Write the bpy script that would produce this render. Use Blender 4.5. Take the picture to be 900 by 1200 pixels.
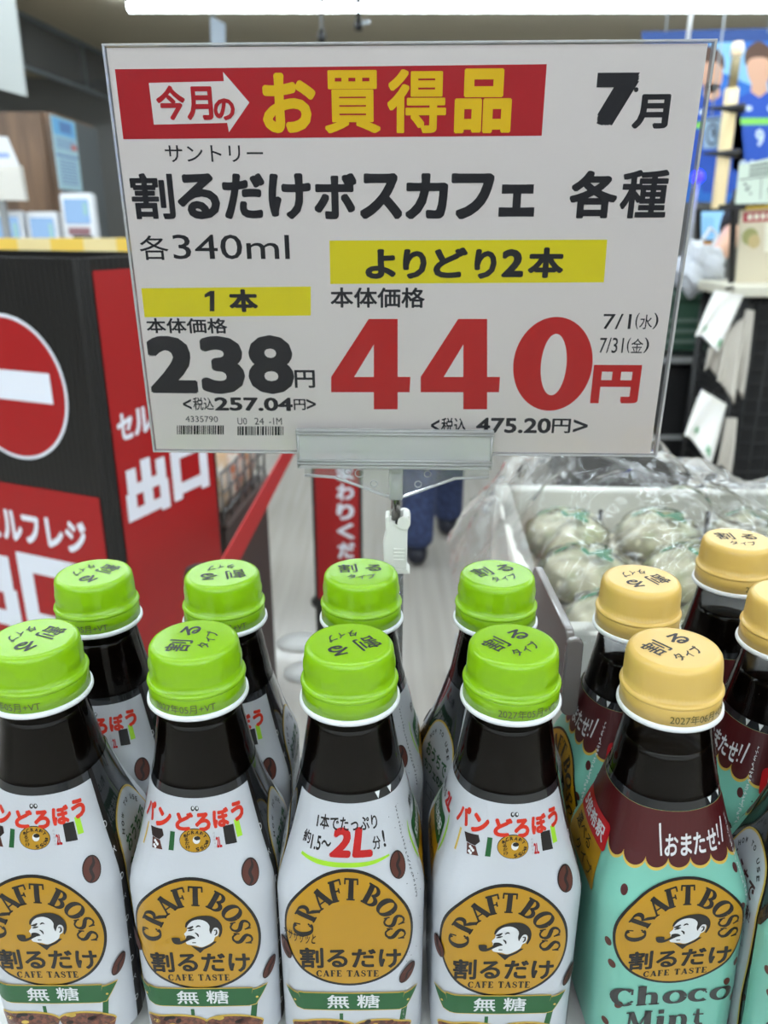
import bpy, bmesh, math, random
from mathutils import Vector, Matrix, geometry
random.seed(7)
SC = bpy.context.scene
COL = SC.collection
for o in list(bpy.data.objects):
    bpy.data.objects.remove(o)
# ------------------------------------------------------------------ camera
F = 920.0
TH = math.radians(20.0)
CT, ST = math.cos(TH), math.sin(TH)
HC = 1.25
cam = bpy.data.cameras.new('camera')
cam.sensor_fit = 'VERTICAL'; cam.sensor_height = 36.0; cam.lens = F / 1200 * 36.0
cam.clip_start = 0.01; cam.clip_end = 60
cam.dof.use_dof = True; cam.dof.focus_distance = 0.34; cam.dof.aperture_fstop = 11.0
co = bpy.data.objects.new('camera', cam); COL.objects.link(co)
co.location = (0, 0, HC); co.rotation_euler = (math.radians(70), 0, 0)
SC.camera = co
# ------------------------------------------------------------------ world, exposure
w = bpy.data.worlds.new('world'); SC.world = w; w.use_nodes = True
w.node_tree.nodes['Background'].inputs[0].default_value = (1.0, 0.98, 0.95, 1)
w.node_tree.nodes['Background'].inputs[1].default_value = 0.3
SC.view_settings.view_transform = 'Standard'; SC.view_settings.look = 'None'
SC.view_settings.gamma = 1.0; SC.view_settings.use_curve_mapping = False
SC.view_settings.exposure = 0.60
SC.cycles.use_denoising = True
SC.cycles.max_bounces = 10; SC.cycles.transparent_max_bounces = 24
SC.cycles.caustics_reflective = False; SC.cycles.caustics_refractive = False
SC.cycles.sample_clamp_indirect = 6.0
LAMP = 15.0          # emission of the ceiling strips
# ------------------------------------------------------------------ measuring helpers
def ray(px, py):
    a = (px - 450) / F; b = (py - 600) / F
    return Vector((a, CT - b * ST, -ST - b * CT))
CAMP = Vector((0, 0, HC))
def atY(px, py, Y):
    r = ray(px, py); return CAMP + r * (Y / r.y)
def atZ(px, py, Z):
    r = ray(px, py); return CAMP + r * ((Z - HC) / r.z)
def atplane(px, py, p0, n):
    r = ray(px, py); return CAMP + r * ((p0 - CAMP).dot(n) / r.dot(n))
# ------------------------------------------------------------------ materials
def lin(c):
    return tuple(((x / 255.0) / 12.92 if x / 255.0 <= 0.04045 else ((x / 255.0 + 0.055) / 1.055) ** 2.4) for x in c)
MATS = {}
def mat(name, rgb=None, rough=0.5, metal=0.0, coat=0.0, emit=None, es=0.0, sss=0.0, spec=0.5, noise=None, bump=None, trans=0.0):
    if name in MATS: return MATS[name]
    m = bpy.data.materials.new(name); m.use_nodes = True
    nt = m.node_tree; p = nt.nodes['Principled BSDF']
    c = lin(rgb) + (1,)
    p.inputs['Base Color'].default_value = c
    p.inputs['Roughness'].default_value = rough
    p.inputs['Metallic'].default_value = metal
    p.inputs['Coat Weight'].default_value = coat
    p.inputs['Coat Roughness'].default_value = 0.06
    p.inputs['Specular IOR Level'].default_value = spec
    p.inputs['Transmission Weight'].default_value = trans
    if sss:
        p.inputs['Subsurface Weight'].default_value = sss
        p.inputs['Subsurface Radius'].default_value = (0.004, 0.004, 0.002)
        p.inputs['Subsurface Scale'].default_value = 1.0
    if emit:
        p.inputs['Emission Color'].default_value = lin(emit) + (1,)
        p.inputs['Emission Strength'].default_value = es
    tc = nt.nodes.new('ShaderNodeTexCoord')
    if noise:                                     # (scale vec, rgb2, lo, hi)
        sc, rgb2, lo, hi = noise
        mp = nt.nodes.new('ShaderNodeMapping'); mp.inputs['Scale'].default_value = sc
        nz = nt.nodes.new('ShaderNodeTexNoise'); nz.inputs['Scale'].default_value = 1.0; nz.inputs['Detail'].default_value = 4
        rp = nt.nodes.new('ShaderNodeMapRange'); rp.inputs[1].default_value = lo; rp.inputs[2].default_value = hi
        mx = nt.nodes.new('ShaderNodeMix'); mx.data_type = 'RGBA'
        mx.inputs[6].default_value = c; mx.inputs[7].default_value = lin(rgb2) + (1,)
        nt.links.new(tc.outputs['Object'], mp.inputs[0]); nt.links.new(mp.outputs[0], nz.inputs['Vector'])
        nt.links.new(nz.outputs['Fac'], rp.inputs[0]); nt.links.new(rp.outputs[0], mx.inputs[0])
        nt.links.new(mx.outputs[2], p.inputs['Base Color'])
    if bump:                                      # (scale vec, strength, distance)
        sc, st, di = bump
        mp = nt.nodes.new('ShaderNodeMapping'); mp.inputs['Scale'].default_value = sc
        nz = nt.nodes.new('ShaderNodeTexNoise'); nz.inputs['Scale'].default_value = 1.0; nz.inputs['Detail'].default_value = 3
        bp = nt.nodes.new('ShaderNodeBump'); bp.inputs['Strength'].default_value = st; bp.inputs['Distance'].default_value = di
        nt.links.new(tc.outputs['Object'], mp.inputs[0]); nt.links.new(mp.outputs[0], nz.inputs['Vector'])
        nt.links.new(nz.outputs['Fac'], bp.inputs['Height']); nt.links.new(bp.outputs[0], p.inputs['Normal'])
    MATS[name] = m
    return m
def film(name, tint=(255, 255, 255), rough=0.03, ior=1.45, milky=0.0, bump=None, refl=1.0):
    """thin clear sheet: see-through with a fresnel mirror and a little milkiness"""
    if name in MATS: return MATS[name]
    m = bpy.data.materials.new(name); m.use_nodes = True
    nt = m.node_tree; nt.nodes.clear()
    out = nt.nodes.new('ShaderNodeOutputMaterial')
    tr = nt.nodes.new('ShaderNodeBsdfTransparent'); tr.inputs[0].default_value = lin(tint) + (1,)
    gl = nt.nodes.new('ShaderNodeBsdfGlossy'); gl.inputs['Roughness'].default_value = rough
    gl.inputs['Color'].default_value = (refl, refl, refl, 1)
    fr = nt.nodes.new('ShaderNodeFresnel'); fr.inputs[0].default_value = ior
    mx = nt.nodes.new('ShaderNodeMixShader')
    nt.links.new(fr.outputs[0], mx.inputs[0]); nt.links.new(tr.outputs[0], mx.inputs[1]); nt.links.new(gl.outputs[0], mx.inputs[2])
    last = mx
    if milky:
        df = nt.nodes.new('ShaderNodeBsdfDiffuse'); df.inputs[0].default_value = (0.8, 0.8, 0.8, 1)
        m2 = nt.nodes.new('ShaderNodeMixShader'); m2.inputs[0].default_value = milky
        nt.links.new(mx.outputs[0], m2.inputs[1]); nt.links.new(df.outputs[0], m2.inputs[2]); last = m2
    if bump:
        sc, st, di = bump
        tc = nt.nodes.new('ShaderNodeTexCoord')
        nz = nt.nodes.new('ShaderNodeTexNoise'); nz.inputs['Scale'].default_value = sc; nz.inputs['Detail'].default_value = 3
        bp = nt.nodes.new('ShaderNodeBump'); bp.inputs['Strength'].default_value = st; bp.inputs['Distance'].default_value = di
        nt.links.new(tc.outputs['Object'], nz.inputs['Vector']); nt.links.new(nz.outputs['Fac'], bp.inputs['Height'])
        nt.links.new(bp.outputs[0], gl.inputs['Normal']); nt.links.new(bp.outputs[0], fr.inputs['Normal'])
    nt.links.new(last.outputs[0], out.inputs[0])
    MATS[name] = m
    return m
WHITE = mat('white_plastic', (236, 236, 236), 0.35)
BLACK = mat('black_plastic', (22, 22, 24), 0.4)
INK = mat('black_ink', (30, 29, 33), 0.55)
# ------------------------------------------------------------------ mesh helpers
def link(o, parent=None):
    COL.objects.link(o)
    if parent is not None: o.parent = parent
    return o
def tag(o, label=None, cat=None, group=None, kind=None):
    if label: o['label'] = label
    if cat: o['category'] = cat
    if group: o['group'] = group
    if kind: o['kind'] = kind
    return o
def empty(name, loc, label, cat, rz=0.0, group=None):
    o = bpy.data.objects.new(name, None); COL.objects.link(o)
    o.empty_display_size = 0.05
    o.location = loc; o.rotation_euler = (0, 0, rz)
    return tag(o, label, cat, group)
class MB:
    """collects shapes in one bmesh and links them as ONE object"""
    def __init__(s): s.bm = bmesh.new(); s.mi = 0
    def box(s, c, d, rot=None, bev=0.0, seg=2):
        t = bmesh.new(); bmesh.ops.create_cube(t, size=1)
        for v in t.verts: v.co = Vector((v.co.x * d[0], v.co.y * d[1], v.co.z * d[2]))
        if bev: bmesh.ops.bevel(t, geom=list(t.edges), offset=bev, segments=seg, profile=0.5, affect='EDGES')
        M = Matrix.Translation(Vector(c)) @ (rot.to_4x4() if rot is not None else Matrix.Identity(4))
        return s.merge(t, M)
    def merge(s, t, M=None):
        vm = {}
        for v in t.verts: vm[v] = s.bm.verts.new(M @ v.co if M is not None else v.co)
        for f in t.faces:
            try:
                nf = s.bm.faces.new([vm[v] for v in f.verts]); nf.material_index = s.mi; nf.smooth = f.smooth
            except ValueError: pass
        t.free(); return s
    def lathe(s, prof, seg=48, M=None, cap=True, smooth=True):
        t = bmesh.new(); rings = []
        for r, z in prof:
            if r <= 1e-7: rings.append([t.verts.new((0, 0, z))])
            else: rings.append([t.verts.new((r * math.cos(2 * math.pi * i / seg), r * math.sin(2 * math.pi * i / seg), z)) for i in range(seg)])
        for a, b in zip(rings, rings[1:]):
            for i in range(seg):
                j = (i + 1) % seg
                if len(a) == 1 and len(b) == 1: continue
                if len(a) == 1: f = t.faces.new((a[0], b[i], b[j]))
                elif len(b) == 1: f = t.faces.new((a[i], b[0], a[j]))
                else: f = t.faces.new((a[i], b[i], b[j], a[j]))
                f.smooth = smooth
        bmesh.ops.recalc_face_normals(t, faces=t.faces)
        return s.merge(t, M)
    def tube(s, pts, r, seg=10, closed=False):
        pts = [Vector(p) for p in pts]; t = bmesh.new(); rings = []
        n = len(pts)
        for i, p in enumerate(pts):
            a = pts[max(i - 1, 0)]; b = pts[min(i + 1, n - 1)]
            d = (b - a).normalized(); u = d.orthogonal().normalized()
            if rings:
                u = (lastu - d * lastu.dot(d)).normalized()
            lastu = u; v = d.cross(u)
            rr = r[i] if isinstance(r, (list, tuple)) else r
            rings.append([t.verts.new(p + (u * math.cos(2 * math.pi * k / seg) + v * math.sin(2 * math.pi * k / seg)) * rr) for k in range(seg)])
        for a, b in zip(rings, rings[1:]):
            for k in range(seg):
                f = t.faces.new((a[k], a[(k + 1) % seg], b[(k + 1) % seg], b[k])); f.smooth = True
        t.faces.new(rings[0][::-1]); t.faces.new(rings[-1])
        return s.merge(t)
    def prism(s, poly, th, M, bev=0.0):
        """polygon in local XY, extruded +-th/2 along local Z"""
        t = bmesh.new()
        vs = [t.verts.new((p[0], p[1], -th / 2)) for p in poly]
        f = t.faces.new(vs)
        r = bmesh.ops.extrude_face_region(t, geom=[f])
        for g in r['geom']:
            if isinstance(g, bmesh.types.BMVert): g.co.z += th
        bmesh.ops.recalc_face_normals(t, faces=t.faces)
        if bev: bmesh.ops.bevel(t, geom=list(t.edges), offset=bev, segments=2, profile=0.5, affect='EDGES')
        return s.merge(t, M)
    def quad(s, pts):
        s.bm.faces.new([s.bm.verts.new(Vector(p)) for p in pts]).material_index = s.mi; return s
    def build(s, name, mats, parent=None, loc=None, rz=0.0):
        me = bpy.data.meshes.new(name); s.bm.to_mesh(me); s.bm.free()
        for m in (mats if isinstance(mats, (list, tuple)) else [mats]): me.materials.append(m)
        o = bpy.data.objects.new(name, me); link(o, parent)
        if loc is not None: o.location = loc
        o.rotation_euler = (0, 0, rz)
        return o
def frame(origin, x, y):
    """matrix with local X,Y along x,y"""
    x = x.normalized(); z = x.cross(y).normalized(); y = z.cross(x)
    M = Matrix((x, y, z)).transposed().to_4x4(); M.translation = origin
    return M
# ------------------------------------------------------------------ flat artwork (printing)
def rrect(w_, h_, r, n=8):
    out = []
    for cx_, cy_, a0 in ((w_ / 2 - r, h_ - r, 0), (-w_ / 2 + r, h_ - r, 90), (-w_ / 2 + r, r, 180), (w_ / 2 - r, r, 270)):
        for k in range(n + 1):
            an = math.radians(a0 + 90 * k / n); out.append((cx_ + r * math.cos(an), cy_ + r * math.sin(an)))
    return out
TXT = {}
def glyphs(body):
    if body not in TXT:
        cu = bpy.data.curves.new('t', 'FONT'); cu.body = body; cu.size = 1; cu.resolution_u = 3
        o = bpy.data.objects.new('t', cu); COL.objects.link(o)
        dg = bpy.context.evaluated_depsgraph_get()
        me = bpy.data.meshes.new_from_object(o.evaluated_get(dg))
        bpy.data.objects.remove(o); bpy.data.curves.remove(cu)
        TXT[body] = ([(v.co.x, v.co.y) for v in me.vertices], [tuple(p.vertices) for p in me.polygons])
        bpy.data.meshes.remove(me)
    return TXT[body]
def catmull(pts, n=6, closed=False):
    P = [tuple(map(float, p)) for p in pts]; out = []
    m = len(P)
    rng = range(m if closed else m - 1)
    for i in rng:
        if closed: a, b, c, d = P[(i - 1) % m], P[i], P[(i + 1) % m], P[(i + 2) % m]
        else: a, b, c, d = P[max(i - 1, 0)], P[i], P[i + 1], P[min(i + 2, m - 1)]
        for k in range(n):
            t = k / n
            out.append(tuple(0.5 * (2 * b[q] + (c[q] - a[q]) * t + (2 * a[q] - 5 * b[q] + 4 * c[q] - d[q]) * t * t + (3 * b[q] - a[q] - 3 * c[q] + d[q]) * t ** 3) for q in range(len(b))))
    if not closed: out.append(P[-1])
    return out
class Art:
    def __init__(s, maxlen=None):
        s.items = []; s.maxlen = maxlen
    def raw(s, verts, faces, m, layer, shifts=((0, 0),)):
        s.items.append((verts, faces, m, layer, shifts))
    def poly(s, pts, m, layer):
        tri = geometry.tessellate_polygon([[Vector((p[0], p[1], 0)) for p in pts]])
        s.raw([tuple(p[:2]) for p in pts], [tuple(t) for t in tri], m, layer)
    def rect(s, x0, y0, x1, y1, m, layer):
        s.raw([(x0, y0), (x1, y0), (x1, y1), (x0, y1)], [(0, 1, 2), (0, 2, 3)], m, layer)
    def ell(s, cx, cy, a, b, m, layer, n=48, rot=0.0):
        c, q = math.cos(rot), math.sin(rot)
        pts = [(a * math.cos(2 * math.pi * i / n), b * math.sin(2 * math.pi * i / n)) for i in range(n)]
        pts = [(cx + x * c - y * q, cy + x * q + y * c) for x, y in pts] + [(cx, cy)]
        s.raw(pts, [(i, (i + 1) % n, n) for i in range(n)], m, layer)
    def stroke(s, pts, wd, m, layer, smooth=0, xf=None):
        if smooth:
            ww = wd if isinstance(wd, (list, tuple)) else [wd] * len(pts)
            q = catmull([(p[0], p[1], w_) for p, w_ in zip(pts, ww)], smooth)
            pts = [(a, b) for a, b, c in q]; wd = [c for a, b, c in q]
        n = len(pts); vs = []; fs = []
        for i, p in enumerate(pts):
            a = pts[max(i - 1, 0)]; b = pts[min(i + 1, n - 1)]
            dx, dy = b[0] - a[0], b[1] - a[1]; l = math.hypot(dx, dy) or 1
            w_ = (wd[i] if isinstance(wd, (list, tuple)) else wd) / 2
            vs += [(p[0] - dy / l * w_, p[1] + dx / l * w_), (p[0] + dy / l * w_, p[1] - dx / l * w_)]
        for i in range(n - 1): fs.append((2 * i, 2 * i + 1, 2 * i + 3)); fs.append((2 * i, 2 * i + 3, 2 * i + 2))
        if xf: vs = [xf(*v) for v in vs]
        s.raw(vs, fs, m, layer)
    def text(s, body, box, m, layer, bold=0.0, n=8, rot=0.0, shear=0.0, square=False, keep=False):
        """fit the writing to box (x0,y0 bottom left, x1,y1 top right); bold in em"""
        vs, fs = glyphs(body)
        if shear: vs = [(x + shear * y, y) for x, y in vs]
        xs = [v[0] for v in vs]; ys = [v[1] for v in vs]
        ax, bx, ay, by = min(xs) - bold, max(xs) + bold, min(ys) - bold, max(ys) + bold
        sx = (box[2] - box[0]) / (bx - ax); sy = (box[3] - box[1]) / (by - ay)
        if keep: sx = sy = min(sx, sy)
        cx, cy = (box[0] + box[2]) / 2, (box[1] + box[3]) / 2
        c, q = math.cos(rot), math.sin(rot)
        mx, my = (ax + bx) / 2, (ay + by) / 2
        T = lambda x, y: (x * sx * c - y * sy * q, x * sx * q + y * sy * c)
        out = [(cx + T(x - mx, y - my)[0], cy + T(x - mx, y - my)[1]) for x, y in vs]
        sh = [(0.0, 0.0)]
        if bold:
            for i in range(n):
                a = 2 * math.pi * (i + 0.5) / n
                k = 1.0 / max(abs(math.cos(a)), abs(math.sin(a))) if square else 1.0
                sh.append(T(bold * k * math.cos(a), bold * k * math.sin(a)))
        s.raw(out, fs, m, layer, sh)
    def build(s, bm, fn):
        """fn(x, y, layer) -> 3D; adds everything to bm"""
        for verts, faces, m, layer, shifts in s.items:
            if s.maxlen:
                t = bmesh.new(); vv = [t.verts.new((x, y, 0)) for x, y in verts]
                for f in faces:
                    try: t.faces.new([vv[i] for i in f])
                    except ValueError: pass
                bmesh.ops.triangulate(t, faces=t.faces)
                for _ in range(6):
                    es = [e for e in t.edges if e.calc_length() > s.maxlen]
                    if not es: break
                    bmesh.ops.subdivide_edges(t, edges=es, cuts=1)
                    bmesh.ops.triangulate(t, faces=[f for f in t.faces if len(f.verts) > 3])
                t.verts.index_update()
                V = [(v.co.x, v.co.y) for v in t.verts]; Fc = [tuple(v.index for v in f.verts) for f in t.faces]
                t.free()
            else: V, Fc = verts, faces
            for k, (sx, sy) in enumerate(shifts):
                nv = [bm.verts.new(fn(x + sx, y + sy, layer + k * .07)) for x, y in V]
                for f in Fc:
                    try: bm.faces.new([nv[i] for i in f]).material_index = m
                    except ValueError: pass
def planar(M, eps=0.00012):
    return lambda x, y, l: M @ Vector((x, y, eps * l))
# =================================================================== STRUCTURE
floor_m = mat('floor_vinyl', (172, 167, 160), 0.2, noise=((40, 1.2, 1), (160, 155, 147), 0.35, 0.7), coat=0.2)
ceil_m = mat('ceiling_panel', (196, 186, 162), 0.9)
wallb_m = mat('wall_dark_grey', (122, 121, 118), 0.7)
wall_m = mat('wall_beige', (170, 164, 152), 0.8)
RZ = 2.9
def struct(name, mb, m):
    o = mb.build(name, m); o['kind'] = 'structure'; return o
struct('floor', MB().box((0, 1.0, -0.05), (14, 19, 0.1)), floor_m)
struct('ceiling', MB().box((0, 1.0, RZ + 0.05), (14, 19, 0.1)), ceil_m)
struct('wall_back', MB().box((0, 10.55, RZ / 2), (14, 0.1, RZ)), wallb_m)
struct('wall_left', MB().box((-7.05, 1.0, RZ / 2), (0.1, 19.2, RZ)), wallb_m)
struct('wall_right', MB().box((7.05, 1.0, RZ / 2), (0.1, 19.2, RZ)), wall_m)
struct('wall_front', MB().box((0, -8.55, RZ / 2), (14, 0.1, RZ)), mat('wall_pale', (128, 126, 122), .8))
# ------------------------------------------------------------------ ceiling lights
tube_m = mat('lamp_tube', (255, 255, 255), 0.5, emit=(232, 246, 255), es=LAMP)
house_m = mat('lamp_housing', (225, 225, 225), 0.5)
def ceiling_light(x0, x1, y, label, grp=None):
    t = empty('ceiling_light', ((x0 + x1) / 2, y, RZ), label, 'ceiling light', group=grp)
    L = x1 - x0
    mb = MB(); mb.box((0, 0, -0.02), (L, 0.16, 0.04), bev=0.004); mb.build('housing', house_m, t)
    mb = MB(); mb.prism([(-0.055, 0), (0.055, 0), (0.045, -0.035), (0, -0.05), (-0.045, -0.035)], L - 0.02,
                        frame(Vector((0, 0, -0.041)), Vector((0, 1, 0)), Vector((0, 0, 1))))
    mb.build('lamp_tube', tube_m, t)
    return t
pL = atZ(150, 9, RZ - 0.06)
ceiling_light(pL.x, pL.x + 5.55, pL.y, 'long white ceiling strip light running above the price sign')
pR = pL.x + 5.62
ceiling_light(pR, 6.6, pL.y, 'shorter white strip light continuing at the top right corner')
for k, (yy, xa, xb) in enumerate([(5.2, -6.5, 6.5), (3.6, -6.5, 6.5), (2.0, -4.5, 4.5), (0.5, -3.6, 3.6), (-1.2, -6, 6), (-2.7, -6, 6), (-4.2, -6, 6), (-5.7, -6, 6), (-7.2, -6, 6)]):
    ceiling_light(xa, xb, yy, 'white ceiling strip light out of view overhead', 'strip lights out of view')
# =================================================================== BOTTLES
PER = 0.2328
DZ = 0.0033
ZCAP = HC - 0.1587
UP = Vector((0, 0, 1))
PROF = [(0.0259, .0166, 0), (.0333, .0176, 0), (.0570, .0215, .08), (.0793, .0264, .4), (.0985, .0305, .90), (.1045, .0311, 1), (.185, .0309, 1)]
HB = 0.190
def lerp_prof(h):
    if h <= PROF[0][0]: return PROF[0][1:]
    for a, b in zip(PROF, PROF[1:]):
        if h <= b[0]:
            t = (h - a[0]) / (b[0] - a[0]); return (a[1] + (b[1] - a[1]) * t, a[2] + (b[2] - a[2]) * t)
    return PROF[-1][1:]
def rsq(s, r=.012, a=.0317):
    L = 2 * (a - r); Q = math.pi * r / 2; P = 4 * (L + Q)
    d = (s % 1) * P
    k = math.floor((d + L / 2) / (L + Q)); e = d + L / 2 - k * (L + Q)
    if e <= L: x, y = -L / 2 + e, -a
    else: t = (e - L) / r; x, y = L / 2 + r * math.sin(t), -(a - r) - r * math.cos(t)
    an = k * math.pi / 2; c, n = math.cos(an), math.sin(an)
    return x * c - y * n, x * n + y * c
def bsurf(s, h, off=0.0):
    r, b = lerp_prof(h)
    cx, cy = math.sin(2 * math.pi * s), -math.cos(2 * math.pi * s)
    qx, qy = rsq(s); qx /= .0317; qy /= .0317
    k = (r + off)
    return Vector((k * ((1 - b) * cx + b * qx), k * ((1 - b) * cy + b * qy), HB - h))
def shell(off, h0, h1, close_bottom=True, close_top=False, n=96):
    mb = MB(); bm = mb.bm
    hs = [h0]; 
    for h in [0.0259 + i * 0.004 for i in range(50)]:
        if h0 + .001 < h < h1 - .001: hs.append(h)
    hs.append(h1)
    rings = [[bm.verts.new(bsurf(i / n, h, off)) for i in range(n)] for h in hs]
    for a, b in zip(rings, rings[1:]):
        for i in range(n):
            f = bm.faces.new((a[i], b[i], b[(i + 1) % n], a[(i + 1) % n])); f.smooth = True
    if close_bottom:
        low = [bm.verts.new(Vector((v.co.x * .9, v.co.y * .9, HB - h1 - .004))) for v in rings[-1]]
        for i in range(n): bm.faces.new((rings[-1][i], low[i], low[(i + 1) % n], rings[-1][(i + 1) % n])).smooth = True
        bm.faces.new(low[::-1])
    if close_top: bm.faces.new(rings[0])
    bmesh.ops.recalc_face_normals(bm, faces=bm.faces)
    return mb
pet_m = film('clear_bottle_plastic', (248, 248, 246), 0.02, 1.27)
coffee_m = mat('black_coffee', (12, 7, 5), 0.12, spec=0.15)
capg_m = mat('green_cap_plastic', (128, 176, 12), 0.24, sss=0.12)
capy_m = mat('yellow_cap_plastic', (206, 172, 92), 0.28, sss=0.12)
ring_m = mat('white_ring_plastic', (222, 225, 228), 0.3)
# --- cap
def cap_mesh(bodym, style):
    mb = MB()
    R = .0189
    prof = [(0, 0), (.0158, 0), (.0172, -.0005), (.0180, -.0017), (.0183, -.0036), (.0185, -.0062), (.01855, -.0075), (.0186, -.0100), (.0187, -.0112), (R - .0001, -.0145)]
    seg = 144
    t = bmesh.new(); rings = []
    zs = prof[1:]
    for k, (r, z) in enumerate(zs):
        ring = []
        for i in range(seg):
            rr = r
            if style == 'ribbed' and 3 <= k: rr += .00022 * (1 if i % 2 else -1)
            if style == 'smooth' and k in (5, 6): rr += (.00028 if (i // 12) % 2 else .0) + (.00012 if i % 2 and (i // 12) % 2 else 0)
            ring.append(t.verts.new((rr * math.cos(2 * math.pi * i / seg), rr * math.sin(2 * math.pi * i / seg), z)))
        rings.append(ring)
    t.faces.new(rings[0])
    for a, b in zip(rings, rings[1:]):
        for i in range(seg):
            f = t.faces.new((a[i], b[i], b[(i + 1) % seg], a[(i + 1) % seg])); f.smooth = True
    # bead and turn-in
    prev = rings[-1]
    for r, z in [(.0191, -.0146), (.0200, -.0153), (.0202, -.0160), (.0198, -.0167), (.0194, -.0169), (.015, -.0169)]:
        ring = [t.verts.new((r * math.cos(2 * math.pi * i / seg), r * math.sin(2 * math.pi * i / seg), z)) for i in range(seg)]
        for i in range(seg):
            f = t.faces.new((prev[i], ring[i], ring[(i + 1) % seg], prev[(i + 1) % seg])); f.smooth = True
        prev = ring
    bmesh.ops.recalc_face_normals(t, faces=t.faces)
    mb.merge(t)
    a = Art()
    s = .00122
    # brush lettering on the top
    a.text('割', (-9.2 * s, -1.2 * s, -1.6 * s, 7.0 * s), 1, 1, bold=.014, rot=.12)
    a.text('る', (1.6 * s, 0.2 * s, 8.4 * s, 6.6 * s), 1, 1, bold=.03, rot=-.08)
    a.text('タ', (-5.2 * s, -7.2 * s, -1.8 * s, -3.0 * s), 1, 1, bold=.02, rot=.1)
    a.text('イ', (-1.0 * s, -7.4 * s, 1.8 * s, -3.6 * s), 1, 1, bold=.02)
    a.text('プ', (2.6 * s, -7.0 * s, 6.0 * s, -2.6 * s), 1, 1, bold=.02, rot=.15)
    a.build(mb.bm, planar(Matrix.Identity(4), .00008))
    return mb, [bodym, INK]
def band_mesh(bodym, date):
    mb = MB()
    mb.lathe([(.0150, -.0166), (.0193, -.0166), (.0196, -.0172), (.0199, -.0238), (.0150, -.0238)], 96)
    a = Art(.0012)
    a.text(date, (-.0128, -.0226, .0128, -.0186), 1, 1, bold=.0, n=4)
    R = .01990
    a.build(mb.bm, lambda x, y, l: Vector((math.sin(x / R) * (R + .00012), -math.cos(x / R) * (R + .00012), y)))
    return mb, [bodym, mat('date_ink', (70, 72, 30), 0.6)]
def ring_mesh():
    mb = MB()
    mb.lathe([(.0150, -.0236), (.0203, -.0236), (.0208, -.0241), (.0209, -.0252), (.0205, -.0259), (.0165, -.0263), (.0150, -.0263)], 96)
    return mb
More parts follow.
